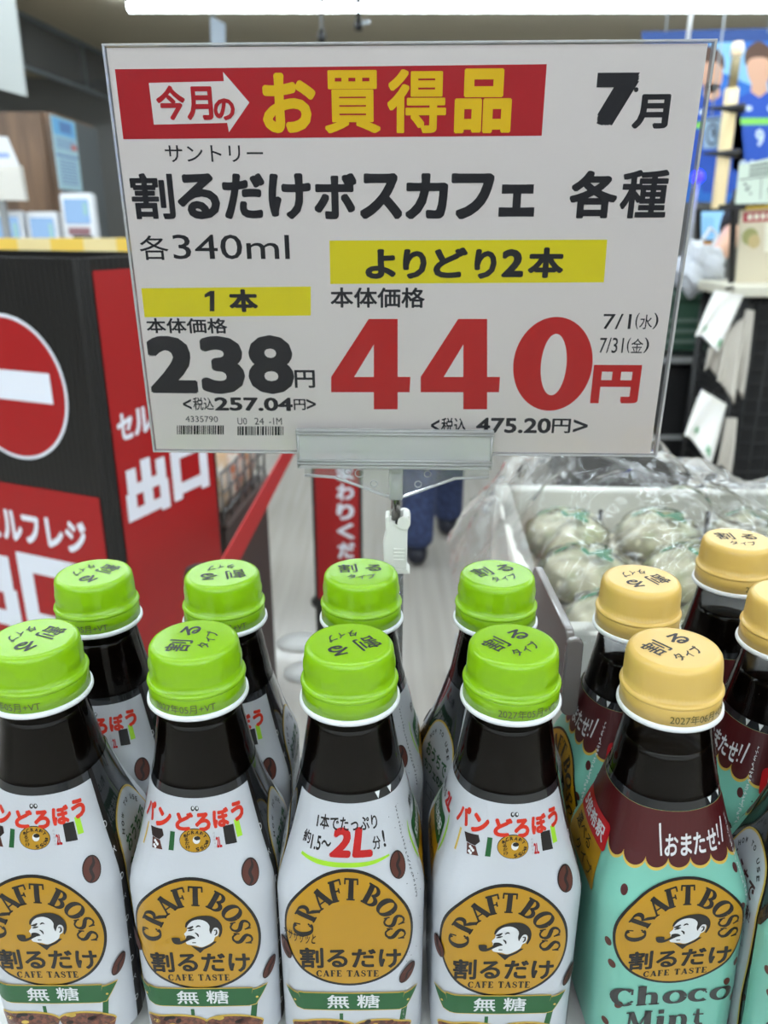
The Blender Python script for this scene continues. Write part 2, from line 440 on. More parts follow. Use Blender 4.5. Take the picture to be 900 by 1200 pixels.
# ------------------------------------------------------------------ serif lettering for the emblem and the flavour name
def arc(cx, cy, rx, ry, a0, a1, n=14):
    return [(cx + rx * math.cos(math.radians(a0 + (a1 - a0) * i / n)), cy + ry * math.sin(math.radians(a0 + (a1 - a0) * i / n))) for i in range(n + 1)]
def arcw(a0, a1, thin, thick, n=14):
    return [thin + (thick - thin) * abs(math.cos(math.radians(a0 + (a1 - a0) * i / n))) for i in range(n + 1)]
T_, K_ = .09, .25                     # thin and thick stroke
def serif(x, y, w_=.34): return ([(x - w_ / 2, y), (x + w_ / 2, y)], .075)
LET = {
 'C': (.74, [(arc(.42, .5, .31, .44, 48, 312), arcw(48, 312, .08, K_)), ([(.66, .62), (.66, .92)], .07), ([(.62, .2), (.70, .27)], .08)]),
 'R': (.80, [([(.2, 0), (.2, 1)], K_), serif(.2, .04), ([(.02, .96), (.35, .96)], .08), (arc(.34, .73, .26, .23, 90, -90), arcw(90, -90, .08, .2)), ([(.36, .5), (.55, .3), (.72, .04)], [.1, .19, .15]), serif(.72, .04, .22)]),
 'A': (.86, [([(.14, .02), (.42, .97)], .09), ([(.42, .97), (.70, .02)], K_), ([(.22, .3), (.6, .3)], .075), serif(.13, .04, .26), serif(.70, .04, .32)]),
 'F': (.68, [([(.2, 0), (.2, 1)], K_), serif(.2, .04), ([(.02, .955), (.62, .955)], .09), ([(.6, .72), (.6, .98)], .08), ([(.25, .5), (.48, .5)], .08), ([(.47, .38), (.47, .62)], .07)]),
 'T': (.74, [([(.37, 0), (.37, 1)], K_), serif(.37, .04, .38), ([(.03, .955), (.71, .955)], .09), ([(.06, .72), (.06, .98)], .08), ([(.68, .72), (.68, .98)], .08)]),
 'B': (.78, [([(.2, 0), (.2, 1)], K_), ([(.02, .955), (.36, .955)], .09), ([(.02, .045), (.36, .045)], .09), (arc(.34, .74, .22, .22, 90, -90), arcw(90, -90, .08, .19)), (arc(.34, .275, .29, .235, 90, -90), arcw(90, -90, .08, .21))]),
 'O': (.84, [(arc(.42, .5, .31, .44, 0, 360, 28), arcw(0, 360, .08, K_, 28))]),
 'S': (.66, [(catmull([(.56, .74), (.46, .92), (.28, .94), (.13, .80), (.16, .64), (.33, .53), (.50, .42), (.57, .27), (.47, .09), (.28, .05), (.10, .22)], 4), None), ([(.57, .64), (.57, .94)], .07), ([(.09, .08), (.09, .36)], .07)]),
 'E': (.70, [([(.2, 0), (.2, 1)], K_), ([(.02, .955), (.62, .955)], .09), ([(.02, .045), (.64, .045)], .09), ([(.6, .74), (.6, .98)], .08), ([(.63, .02), (.63, .28)], .08), ([(.25, .5), (.46, .5)], .08), ([(.46, .38), (.46, .62)], .07)]),
 'h': (.80, [([(.18, 0), (.18, 1.05)], K_), serif(.18, .04, .32), ([(.04, 1.03), (.2, 1.03)], .07), (catmull([(.2, .48), (.36, .62), (.53, .58), (.58, .4), (.58, 0)], 4), [.07] * 5 + [.12] * 3 + [.2] * 9), serif(.58, .04, .32)]),
 'o': (.72, [(arc(.36, .33, .27, .31, 0, 360, 24), arcw(0, 360, .08, .22, 24))]),
 'c': (.64, [(arc(.36, .33, .26, .31, 50, 315), arcw(50, 315, .08, .22)), ([(.52, .5), (.57, .52)], .16)]),
 'M': (1.06, [([(.15, .02), (.19, .97)], .09), ([(.22, .97), (.5, .06)], .2), ([(.5, .06), (.82, .97)], .08), ([(.85, 0), (.82, 1)], K_), serif(.15, .04, .28), serif(.85, .04, .34), ([(.04, .96), (.3, .96)], .08), ([(.72, .96), (.98, .96)], .08)]),
 'i': (.42, [([(.2, 0), (.2, .64)], K_), serif(.2, .04, .36), ([(.05, .62), (.22, .62)], .07), ([(.1, .9), (.3, .9)], .2)]),
 'n': (.82, [([(.18, 0), (.18, .64)], K_), serif(.18, .04, .32), ([(.03, .62), (.2, .62)], .07), (catmull([(.2, .46), (.36, .62), (.53, .58), (.6, .4), (.6, 0)], 4), [.07] * 5 + [.12] * 3 + [.2] * 9), serif(.6, .04, .32)]),
 't': (.5, [([(.2, .88), (.2, .2), (.27, .06), (.42, .08)], [.1, .2, .18, .08]), ([(.03, .61), (.42, .61)], .075)]),
}
SW = [.09, .08, .09, .13, .17, .2, .2, .17, .11, .09, .09]
def letter(art, ch, xf, m, layer):
    wd_, strokes = LET[ch]
    for pts, wd in strokes:
        if wd is None:
            n = len(pts); wd = [SW[min(int(i / (n - 1) * 10 + .5), 10)] for i in range(n)]
        if isinstance(wd, list) and len(wd) != len(pts):
            wd = [wd[min(int(i / (len(pts) - 1) * (len(wd) - 1) + .5), len(wd) - 1)] for i in range(len(pts))]
        art.stroke(pts, wd, m, layer, xf=xf)
def word(art, txt, x0, y0, x1, y1, m, layer, gap=.06):
    tot = sum((LET[c][0] if c != ' ' else .4) + gap for c in txt) - gap
    k = (x1 - x0) / tot; x = x0; H = y1 - y0
    for c in txt:
        if c == ' ': x += (.4 + gap) * k; continue
        letter(art, c, lambda u, v, x=x: (x + u * k, y0 + v * H), m, layer); x += (LET[c][0] + gap) * k
# ------------------------------------------------------------------ label artwork; x = s*PER, y = -h
# material slots of a label
LM = [mat('label_white', (182, 185, 191), 0.45, coat=.2, bump=((900, 900, 900), .25, .0002)),
      mat('label_dark_film', (33, 34, 36), 0.12, coat=.6), mat('emblem_gold', (172, 128, 14), 0.38, coat=.15), mat('emblem_black', (20, 16, 14), 0.4),
      mat('label_red', (196, 40, 12), 0.4), mat('label_lime', (150, 200, 40), 0.4), mat('label_green', (16, 82, 36), 0.45, coat=.1),
      mat('bean_brown', (78, 34, 22), 0.4), mat('bean_dark', (30, 12, 9), 0.45), mat('label_mint', (112, 176, 158), 0.4, coat=.2),
      mat('label_maroon', (68, 8, 12), 0.4, coat=.15), mat('label_flag_red', (180, 12, 24), 0.4, coat=.3), mat('label_face_white', (206, 208, 210), 0.4),
      mat('coffee_amber', (120, 66, 42), 0.35, coat=.3, noise=((500, 500, 500), (70, 32, 22), .4, .6)), mat('label_gold_edge', (196, 164, 70), 0.4), mat('flavour_black', (26, 22, 22), 0.35, coat=.4),
      mat('label_crimson', (176, 16, 18), 0.4), mat('label_grey', (150, 150, 150), 0.4)]
WH, DK, GO, BK, RD, LI, GR, BE, BD, MI, MA, FL, FW, CO, GE, FB, CR, GY = range(18)
U = lambda s: s * PER
Hh = lambda h: -(h + DZ)
def emblem(a, cs, ch, L0, man=True, boss=True, hw=.120, hh=.031):
    X = lambda u: U(cs) + u * U(hw); Y = lambda v: Hh(ch) + v * hh
    a.ell(X(0), Y(0), U(hw), hh, BK, L0, 72)
    a.ell(X(0), Y(0), U(hw) * .955, hh * .955, GO, L0 + 1, 72)
    angs = [(178, 'C'), (152, 'R'), (127, 'A'), (106, 'F'), (87, 'T'), (59, 'B'), (36, 'O'), (15, 'S'), (-4, 'S')]
    for an, c in angs:
        r0, hgt, wk = .53, .325, .325
        t = math.radians(an); wd_ = LET[c][0]
        def xf(u, v, t=t, wd_=wd_):
            x = (u - wd_ / 2) * wk; r = r0 + v * hgt
            tx, ty = math.sin(t), -math.cos(t)
            return X(.02 + r * math.cos(t) + x * tx), Y(.02 + r * math.sin(t) + x * ty)
        letter(a, c, xf, BK, L0 + 2)
    a.text('割るだけ', (X(-.74), Y(-.66), X(.80), Y(-.28)), BK, L0 + 2, bold=.03, n=8)
    word(a, 'CAFE TASTE', X(-.50), Y(-.82), X(.46), Y(-.70), BK, L0 + 2, gap=.12)
    if man:
        q = lambda pts: [(X((x - 425) / 345), Y((400 - y) / 305)) for x, y in pts]
        face = [(384, 346), (398, 320), (426, 302), (470, 302), (500, 322), (508, 368), (522, 352), (542, 350), (550, 366), (542, 392), (526, 402), (516, 424), (490, 442), (452, 458), (420, 450), (392, 446), (374, 440), (370, 426), (380, 416), (371, 404), (372, 396), (366, 384), (382, 366)]
        a.poly(q(catmull(face, 3, True)), FW, L0 + 2)
        hair = [(376, 344), (384, 320), (410, 300), (445, 287), (485, 283), (522, 288), (552, 308), (567, 338), (566, 372), (552, 400), (546, 394), (553, 368), (545, 350), (526, 350), (512, 372), (506, 384), (500, 362), (503, 338), (488, 316), (456, 304), (420, 310), (396, 328), (384, 346)]
        a.poly(q(catmull(hair, 3, True)), BK, L0 + 3)
        a.poly(q([(392, 446), (420, 456), (452, 460), (492, 444), (518, 424), (534, 426), (500, 452), (462, 470), (441, 490)]), BK, L0 + 3)
        a.poly(q(catmull([(298, 410), (304, 404), (340, 406), (344, 424), (372, 412), (378, 394), (404, 392), (424, 406), (404, 412), (378, 424), (344, 440), (316, 440), (302, 428)], 3, True)), BK, L0 + 3)
        for pts, wd in [([(384, 352), (402, 350), (418, 340)], [3, 9, 4]), ([(388, 366), (404, 362), (420, 358)], [3, 7, 3]), ([(432, 346), (446, 338), (456, 344)], [3, 6, 2]), ([(424, 376), (436, 386), (440, 400)], [3, 6, 2]), ([(404, 432), (424, 432)], [4, 3]), ([(524, 364), (536, 362), (536, 380), (526, 390)], [4, 4, 5, 3])]:
            P = q(pts); a.stroke(P, [w_ * 1.7 * U(hw) / 345 for w_ in wd], BK, L0 + 3, smooth=4)
def bean(a, s, h, rs, rh, rot, L0):
    a.ell(U(s), Hh(h), rs, rh, BD, L0, 28, rot)
    c, n = math.cos(rot), math.sin(rot)
    a.ell(U(s), Hh(h), rs * .88, rh * .9, BE, L0 + 1, 28, rot)
    pts = [(-.1, -.95), (.2, -.5), (-.12, 0), (.16, .5), (-.05, .95)]
    a.stroke([(U(s) + x * rs * c - y * rh * n, Hh(h) + x * rs * n + y * rh * c) for x, y in pts], [rs * .1, rs * .3, rs * .34, rs * .3, rs * .1], BD, L0 + 2, smooth=4)
def ribbon(a, sc, h0, h1, L0):
    X = lambda s: U(sc + s)
    def shape(m, l, g):
        gs, gh = g / PER, g
        top = [(-.098 - gs * .2, h0 - gh), (0, h0 + .0006 - gh), (.098 + gs * .2, h0 - gh)]
        bot_ = [(.090 + gs * .2, h1 + gh), (0, h1 + .0006 + gh), (-.090 - gs * .2, h1 + gh)]
        a.poly([(X(-.126 - gs), Hh(h0 - .0004 - gh)), (X(-.098), Hh(h0 + .001 - gh)), (X(-.088), Hh(h1 + gh)), (X(-.102 - gs * .5), Hh(h1 - .001 + gh))], m, l)
        a.poly([(X(.126 + gs), Hh(h0 - .0004 - gh)), (X(.098), Hh(h0 + .001 - gh)), (X(.088), Hh(h1 + gh)), (X(.102 + gs * .5), Hh(h1 - .001 + gh))], m, l)
        a.poly([(X(s), Hh(h)) for s, h in catmull(top, 6) + catmull(bot_, 6)], m, l)
    shape(GE, L0, .0005); shape(GR, L0 + 1, 0)
    hm = (h0 + h1) / 2
    a.text('無', (X(-.045), Hh(hm + .0042), X(-.004), Hh(hm - .0038)), FW, L0 + 2, bold=.012, n=6)
    a.text('糖', (X(.010), Hh(hm + .0040), X(.052), Hh(hm - .0040)), FW, L0 + 2, bold=.012, n=6)
    for sg in (-1, 1):
        a.ell(X(sg * .105), Hh(hm), .0006, .0006, GE, L0 + 2, 10)
def glass_tops(a, sc, h, L0):
    X = lambda s: U(sc + s)
    a.stroke([(X(-.02), Hh(h - .001)), (X(-.02), Hh(h + .008))], .0016, GR, L0)
    a.stroke([(X(.105), Hh(h - .012)), (X(.092), Hh(h + .012))], .0026, GR, L0)
    for cs, r in ((-.055, .062), (.06, .056)):
        a.ell(X(cs), Hh(h + .0065), U(r), .0045, GE, L0 + 1, 36)
        a.poly([(X(cs - r), Hh(h + .0065)), (X(cs + r), Hh(h + .0065)), (X(cs + r * .8), Hh(.1816)), (X(cs - r * .8), Hh(.1816))], CO, L0 + 1)
        a.ell(X(cs), Hh(h + .0068), U(r) * .95, .0038, CO, L0 + 2, 36)
        for k in range(7):
            a.ell(X(cs + random.uniform(-.7, .7) * r), Hh(h + .0055 + random.uniform(-.002, .004)), .0018, .0011, (BD, GE, BE)[k % 3], L0 + 3, 10, random.random())
def fine_column(a, s0, h0, s1, h1, m, L0, n, txt, bold=0.0, size=.0016):
    for k in range(n):
        t = (k + .5) / n; s = s0 + (s1 - s0) * t; h = h0 + (h1 - h0) * t
        if len(txt) > 6:        # fine print too small to read: short pen strokes
            for q in range(3):
                an = random.choice((0, 1.57, .7, 2.4)); ox, oy = random.uniform(-.3, .3) * size, random.uniform(-.3, .3) * size
                dx, dy = math.cos(an) * size * .38, math.sin(an) * size * .38
                a.stroke([(U(s) + ox - dx, Hh(h) + oy - dy), (U(s) + ox + dx, Hh(h) + oy + dy)], size * .16, m, L0)
            continue
        a.text(txt[k % len(txt)], (U(s) - size / 2, Hh(h) - size / 2, U(s) + size / 2, Hh(h) + size / 2), m, L0, bold=bold, n=4)
def howto(a, sc, L0, ink):
    """white tongue-shaped HOW TO USE panel on the clear side face"""
    X = lambda s: U(sc + s)
    out = catmull([(-.066, .145), (-.074, .12), (-.074, .098), (-.055, .082), (0, .076), (.055, .082), (.074, .098), (.074, .12), (.066, .145), (.06, .181), (-.06, .181)], 5, True)
    a.poly([(X(s * 1.06), Hh(.125 + (h - .125) * 1.02)) for s, h in out if h < .1812], GE, L0)
    a.poly([(X(s), Hh(h)) for s, h in out if h < .1812], WH, L0 + 1)
    for i, c in enumerate('HOW TO USE'):
        if c == ' ': continue
        t = math.radians(152 - i * 13.5)
        a.text(c, (X(.056 * math.cos(t)) - .0011, Hh(.096 - .0150 * math.sin(t)) - .0013, X(.056 * math.cos(t)) + .0011, Hh(.096 - .0150 * math.sin(t)) + .0013), BK, L0 + 2, bold=.04, n=4, rot=(t - math.pi / 2) * .8)
    a.text('おうちで', (X(-.052), Hh(.0995), X(.052), Hh(.0915)), ink, L0 + 2, bold=.03, n=6)
    a.text('カフェの味!', (X(-.056), Hh(.1095), X(.058), Hh(.102)), ink, L0 + 2, bold=.03, n=6)
    a.stroke([(X(-.045), Hh(.117)), (X(.045), Hh(.117)), (X(.045), Hh(.125)), (X(-.045), Hh(.125)), (X(-.045), Hh(.117))], .0004, BK, L0 + 2)
    for k in range(3): a.rect(X(-.022 + .016 * k), Hh(.1232), X(-.012 + .016 * k), Hh(.1188), GY, L0 + 2)
    a.stroke([(X(-.02), Hh(.146)), (X(.02), Hh(.146)), (X(0), Hh(.138)), (X(-.02), Hh(.146))], .0008, BK, L0 + 2)
HT = .0577
def grid_label(mb, s0, s1, h0, h1, mi, layer):
    bm = mb.bm; ns = max(2, int(abs(s1 - s0) * 160)); nh = max(2, int((h1 - h0) / .0025))
    g = [[bm.verts.new(bsurf(s0 + (s1 - s0) * i / ns, h0 + DZ + (h1 - h0) * j / nh, .0002 + .00012 * layer)) for i in range(ns + 1)] for j in range(nh + 1)]
    for j in range(nh):
        for i in range(ns):
            f = bm.faces.new((g[j][i], g[j + 1][i], g[j + 1][i + 1], g[j][i + 1])); f.material_index = mi; f.smooth = True
def lab_fn(x, y, l): return bsurf(x / PER, -y, .0002 + .00012 * l)
def marks(a, sc):
    for ds in (.085, .128):
        a.poly([(U(sc + ds - .008), Hh(HT - .0034)), (U(sc + ds + .008), Hh(HT - .0034)), (U(sc + ds), Hh(HT - .0004))], FW, 2)
def label_white():
    mb = MB()
    grid_label(mb, -.5, .5, HT - .0035, .1815, DK, 0)
    grid_label(mb, -.5 - .165, .168, HT, .1815, WH, 1)
    a = Art(.0028)
    # printed face with the red title (front, s = 0)
    for c, x0, x1, dy in (('パ', -.152, -.112, 0), ('ン', -.104, -.060, .0008), ('ど', -.048, -.002, .0008), ('ろ', .002, .040, .001), ('ぼ', .046, .088, .0002), ('う', .094, .128, -.0006)):
        a.text(c, (U(x0), Hh(.0708 + dy), U(x1), Hh(.0628 + dy)), RD, 2, bold=.055, n=10)
    for k in (-.003, .008):
        a.ell(U(k), Hh(.0620), .0012, .0011, BK, 2, 14); a.ell(U(k + .001), Hh(.0617), .0006, .0006, FW, 3, 10)
    a.rect(U(-.132), Hh(.0812), U(-.127), Hh(.0722), GE, 2)
    a.poly([(U(s), Hh(h)) for s, h in ((-.118, .0728), (-.082, .0722), (-.076, .0748), (-.086, .0768), (-.108, .0762))], BD, 2)
    a.poly([(U(s), Hh(h)) for s, h in ((-.106, .0764), (-.084, .0770), (-.074, .0806), (-.100, .0806))], BE, 2)
    for k in range(5): a.ell(U(-.096 + .004 * (k % 3)), Hh(.0775 + .0006 * k), .0007, .0006, FW, 3, 8)
    a.rect(U(-.060), Hh(.0804), U(-.048), Hh(.0724), GR, 2)
    a.ell(U(0), Hh(.0756), U(.036), .0052, BK, 2, 32); a.ell(U(0), Hh(.0756), U(.0345), .0049, GO, 3, 32)
    for i, c in enumerate('CRAFT BOSS'):
        if c == ' ': continue
        t = math.radians(120 - i * 22)
        a.text(c, (U(.028 * math.cos(t)) - .0009, Hh(.0756 - .0037 * math.sin(t)) - .0008, U(.028 * math.cos(t)) + .0009, Hh(.0756 - .0037 * math.sin(t)) + .0008), BK, 4, bold=.04, n=4, rot=t - math.pi / 2)
    a.ell(U(.004), Hh(.0752), .0019, .0017, FW, 4, 16); a.ell(U(.006), Hh(.0744), .0017, .0009, BK, 5, 14)
    for i, c in enumerate('割るだけ'):
        a.text(c, (U(-.026 + .002 * i) , Hh(.0742 + .0016 * i), U(-.016 + .002 * i), Hh(.0728 + .0016 * i)), BK, 4, bold=.03, n=4)
    fine_column(a, .045, .0722, .045, .0795, GY, 2, 5, '約倍割本分', size=.0011)
    a.text('2L', (U(.048), Hh(.0792), U(.060), Hh(.0746)), CR, 2, bold=.04, n=6)
    a.rect(U(.068), Hh(.0784), U(.094), Hh(.0706), BK, 2)
    a.rect(U(.097), Hh(.0764), U(.110), Hh(.0692), LI, 2)
    emblem(a, -.010, .1225, 2)
    bean(a, .105, .0905, .0040, .0055, -.35, 6)
    bean(a, -.130, .128, .0028, .0056, .35, 6)
    bean(a, .122, .143, .0026, .0058, -.5, 6)
    ribbon(a, -.012, .1520, .1624, 6)
    glass_tops(a, -.012, .1665, 2)
    # black seam strip with small marks
    a.poly([(U(.168), Hh(.0540)), (U(.182), Hh(.0540)), (U(.168), Hh(.1815)), (U(.146), Hh(.1815)), (U(.156), Hh(.10))], BK, 2)
    for k in range(9):
        h = .078 + k * .0115; s = .166 - (h - .06) * .14
        a.text('ペ' if k % 2 else 'D', (U(s) - .0012, Hh(h) - .0014, U(s) + .0012, Hh(h) + .0014), FW, 3, bold=.02, n=4)
    # face with the red 2L (back, s = -.5)
    B = -.5
    a.text('1本でたっぷり', (U(B - .0835), Hh(.0694), U(B + .072), Hh(.0630)), BK, 2, bold=.022, n=6)
    a.text('約', (U(B - .113), Hh(.0766), U(B - .093), Hh(.0712)), BK, 2, bold=.022, n=6)
    a.text('1.5〜', (U(B - .090), Hh(.0784), U(B - .042), Hh(.0724)), BK, 2, bold=.022, n=6)
    a.text('2', (U(B - .045), Hh(.0806), U(B + .004), Hh(.0676)), CR, 2, bold=.05, n=10, shear=.15)
    a.text('L', (U(B + .006), Hh(.0806), U(B + .052), Hh(.0676)), CR, 2, bold=.05, n=10, shear=.15)
    a.text('分', (U(B + .054), Hh(.0778), U(B + .073), Hh(.0722)), BK, 2, bold=.022, n=6)
    a.text('!', (U(B + .079), Hh(.0774), U(B + .085), Hh(.0704)), BK, 2, bold=.022, n=6)
    a.stroke([(U(B - .108), Hh(.0808)), (U(B - .06), Hh(.0832)), (U(B - .006), Hh(.0838)), (U(B + .045), Hh(.0832)), (U(B + .088), Hh(.0808))], [.0012, .0020, .0021, .0017, .0008], LI, 2, smooth=6)
    emblem(a, B - .004, .1163, 2, man=False)
    a.text('ササササッと', (U(B - .125), Hh(.1222), U(B - .062), Hh(.1166)), BK, 5, bold=.012, n=4, rot=-.12)
    bean(a, B + .100, .0850, .0040, .0056, -.3, 6)
    bean(a, B - .122, .1275, .0028, .0058, .35, 6)
    bean(a, B + .104, .1400, .0027, .0060, -.5, 6)
    ribbon(a, B, .1508, .1606, 6)
    glass_tops(a, B, .1650, 2)
    marks(a, B)
    fine_column(a, B + .134, .0632, B + .124, .1010, BK, 2, 24, 'コーヒー入り清涼飲料うすめてお飲みください', size=.0013)
    for k in range(26):
        s = B + random.uniform(.100, .160); h = random.uniform(.062, .135)
        a.ell(U(s), Hh(h), .00022, .00022, BK, 2, 6)
    fine_column(a, B + .100, .1500, B + .100, .1780, GY, 2, 16, '食品表示栄養成分', size=.0014)
    # left face between the two fronts: green flag over a gold panel, lime arc and small red 2L
    def rr(s0, s1, h0, h1, m, l):
        a.poly([(U((s0 + s1) / 2 + x / PER), Hh((h0 + h1) / 2) + y - (h1 - h0) / 2) for x, y in rrect((s1 - s0) * PER, h1 - h0, .0025, 5)], m, l)
    rr(-.325, -.195, .0885, .1085, GO, 2); rr(-.32, -.195, .0765, .0895, GR, 3)
    a.text('5倍希釈', (U(-.31), Hh(.0860), U(-.205), Hh(.0800)), FW, 4, bold=.02, n=6)
    a.text('選べるタイプ', (U(-.315), Hh(.1010), U(-.205), Hh(.0950)), BK, 3, bold=.02, n=6)
    for sg, c in ((1, -.1775), (-1, -.3425)):
        a.stroke([(U(c - sg * .006), Hh(.0730)), (U(c), Hh(.0785)), (U(c - sg * .002), Hh(.0850)), (U(c - sg * .010), Hh(.0900))], [.0006, .0014, .0014, .0008], LI, 3, smooth=5)
    a.text('2L', (U(-.232), Hh(.0725), U(-.185), Hh(.0660)), CR, 3, bold=.05, n=8, shear=.15); a.text('約1.5', (U(-.30), Hh(.0722), U(-.238), Hh(.0675)), BK, 3, bold=.02, n=6)
    howto(a, .26, 2, GR)
    a.build(mb.bm, lab_fn)
    return mb
def label_mint():
    mb = MB()
    grid_label(mb, -.5, .5, HT - .0035, .1815, DK, 0)
    grid_label(mb, -.5 - .165, .160, HT, .1815, MI, 1)
    a = Art(.0028)
    lo, hi = -.665, .160; n = 17; st = (hi - lo) / n
    for m, l, g in ((GE, 2, .0012), (MA, 3, 0.0)):
        a.rect(U(lo), Hh(.0770 + g), U(hi), Hh(HT), m, l)
        for k in range(n): a.ell(U(lo + st * (k + .5)), Hh(.0765 + g * .4), U(st) * .5 + g * .35, .0045 + g * .7, m, l, 26)
    for B in (0.0, -.5):
        a.stroke([(U(B - .060), Hh(.0628)), (U(B - .050), Hh(.0760))], [.0011, .0009], FW, 4)
        for c, x0, x1 in (('お', -.044, -.014), ('ま', -.008, .018), ('た', .022, .052), ('せ', .056, .084)):
            a.text(c, (U(B + x0), Hh(.0760), U(B + x1), Hh(.0668)), FW, 4, bold=.022, n=6)
        a.stroke([(U(B + .092), Hh(.0660)), (U(B + .090), Hh(.0715))], [.0012, .0006], FW, 4); a.ell(U(B + .0895), Hh(.0738), .0006, .0007, FW, 4, 10)
        a.stroke([(U(B + .110), Hh(.0640)), (U(B + .101), Hh(.0740))], [.0011, .0009], FW, 4)
        emblem(a, B, .1122, 4, hh=.0274)
        word(a, 'Choco', U(B - .116), Hh(.1515), U(B + .112), Hh(.1408), FB, 4, gap=.05)
        word(a, 'Mint', U(B - .086), Hh(.1660), U(B + .066), Hh(.1550), FB, 4, gap=.05)
        rnd = random.Random(5)
        for s, h in ((-.112, .0910), (-.085, .1040), (.118, .0860), (.112, .1020), (-.128, .1180), (-.118, .1290), (-.1, .1510), (.118, .1330), (-.122, .163), (.125, .155), (.10, .1420), (.13, .17)):
            a.ell(U(B + s), Hh(h), .0016, .0022, BE if h > .1 else MA, 2, 16, rnd.uniform(-.5, .5))
        fine_column(a, B + .134, .0640, B + .122, .1120, FW if 1 else BK, 4, 26, 'チョコミントのある暮らし始めませんか', bold=.03, size=.0017)
        for k in range(18):
            a.ell(U(B + .146 + rnd.uniform(-.006, .006)), Hh(.088 + k * .004), .0003, .0004, BK, 4, 6)
        marks(a, B)
    # red flag over a gold panel on the left face
    def rr(s0, s1, h0, h1, m, l, r=.0025):
        a.poly([(U((s0 + s1) / 2 + x / PER), Hh((h0 + h1) / 2) + y - (h1 - h0) / 2) for x, y in rrect((s1 - s0) * PER, h1 - h0, r, 5)], m, l)
    rr(-.340, -.190, .0835, .1055, GO, 4); rr(-.345, -.180, .0725, .0850, FL, 5)
    a.text('5倍希釈', (U(-.33), Hh(.0825), U(-.195), Hh(.0752)), FW, 6, bold=.025, n=6)
    a.text('選べる', (U(-.325), Hh(.0932), U(-.235), Hh(.0870)), BK, 5, bold=.01, n=4); a.text('タイプ', (U(-.295), Hh(.1025), U(-.205), Hh(.0955)), BK, 5, bold=.01, n=4)
    # clear gap left of the second front face
    a.poly([(U(-.666), Hh(HT - .0002)), (U(-.580), Hh(HT - .0002)), (U(-.625), Hh(.085)), (U(-.655), Hh(.100)), (U(-.666), Hh(.102))], DK, 5)
    howto(a, .25, 4, MA)
    a.build(mb.bm, lab_fn)
    return mb
# ------------------------------------------------------------------ assemble and copy the bottles
def make_bottle(kind):
    root = empty('coffee_bottle', (0, 0, 0), 'x', 'bottle')
    y = kind == 'yellow'
    shell(0.0, .0259, .185, True, False).build('bottle_body', pet_m, root)
    lq = shell(-.0011, .0385 if y else .0315, .184, True, True)
    lq.build('liquid', coffee_m, root)
    (label_mint() if y else label_white()).build('label', LM, root)
    mb = ring_mesh(); r = mb.build('neck_ring', ring_m, root, (0, 0, HB)); tag(r, 'white ring under the cap')
    mb, ms = band_mesh(capy_m if y else capg_m, '2027年06月+U9' if y else '2027年05月+VT'); mb.build('tamper_band', ms, root, (0, 0, HB))
    mb, ms = cap_mesh(capy_m if y else capg_m, 'ribbed' if y else 'smooth'); mb.build('cap', ms, root, (0, 0, HB))
    return root
def put_bottle(src, first, x, y, rot, capr, bandr, label, grp, lean=0.0):
    if first: r = src; kids = list(src.children)
    else:
        r = src.copy(); COL.objects.link(r); kids = []
        for ch in src.children:
            c = ch.copy(); COL.objects.link(c); c.parent = r; kids.append(c)
    la = math.radians(lean)
    r.location = (x + HB * math.sin(la), y, ZCAP - HB * math.cos(la) + .031 * abs(math.sin(la)) + .0002)
    r.rotation_euler = (Matrix.Rotation(-la, 3, 'Y') @ Matrix.Rotation(math.radians(rot), 3, 'Z')).to_euler()
    tag(r, label, 'bottle', grp)
    for c in kids:
        if c.name.startswith('cap'): c.rotation_euler = (0, 0, math.radians(capr - rot))
        if c.name.startswith('tamper_band'): c.rotation_euler = (0, 0, math.radians(bandr - rot))
    return r
G1, G2 = 'green-capped coffee bottles', 'yellow-capped mint coffee bottles'
green = [(38, 747, 0, 240, -14, 'green-capped coffee bottle cut by the left picture edge in the front row'),
         (227, 749, 0, 78, -4, 'green-capped front-row bottle with red title, second from the left'),
         (409, 753.5, 180, 205, 180, 'green-capped front-row bottle whose white label shows a large red 2L'),
         (602, 754, 0, 35, 14, 'green-capped front-row bottle right beside the yellow-capped mint bottle'),
         (109, 671, 0, 240, -6, 'green-capped back-row bottle at far left in front of the red exit panel'),
         (260, 671, 0, 190, 4, 'green-capped back-row bottle second from left, below the sign barcode'),
         (423, 670, 180, 0, 150, 'green-capped back-row bottle directly in front of the sign stand pole'),
         (583, 672, 200, 20, 170, 'green-capped back-row bottle beside the grey shelf divider')]
yellow = [(790, 762, 3, 28, 18, 'yellow-capped front-row mint bottle with Choco Mint written on its label'),
          (752, 678, 93, 198, 150, 'yellow-capped back-row mint bottle behind the Choco Mint one, cap lettering upside down'),
          (866, 632, 100, -8, 32, 'yellow-capped mint bottle standing farthest back at the right'),
          (929, 697, 98, 60, 120, 'yellow-capped mint bottle whose cap is cut by the right picture edge'),
          (1006, 789, -184, 10, 120, 'front-row mint bottle at bottom right corner showing its HOW TO USE panel')]
SRC = make_bottle('green')
for i, (px, py, rot, cr, br, lb) in enumerate(green):
    p = atZ(px, py, ZCAP); put_bottle(SRC, i == 0, p.x, p.y, rot, cr, br, lb, G1)
SRCY = make_bottle('yellow')
for i, (px, py, rot, cr, br, lb) in enumerate(yellow):
    p = atZ(px, py, ZCAP); put_bottle(SRCY, i == 0, p.x, p.y, rot, cr, br, lb, G2, 2.2 if i in (0, 4) else 0.0)
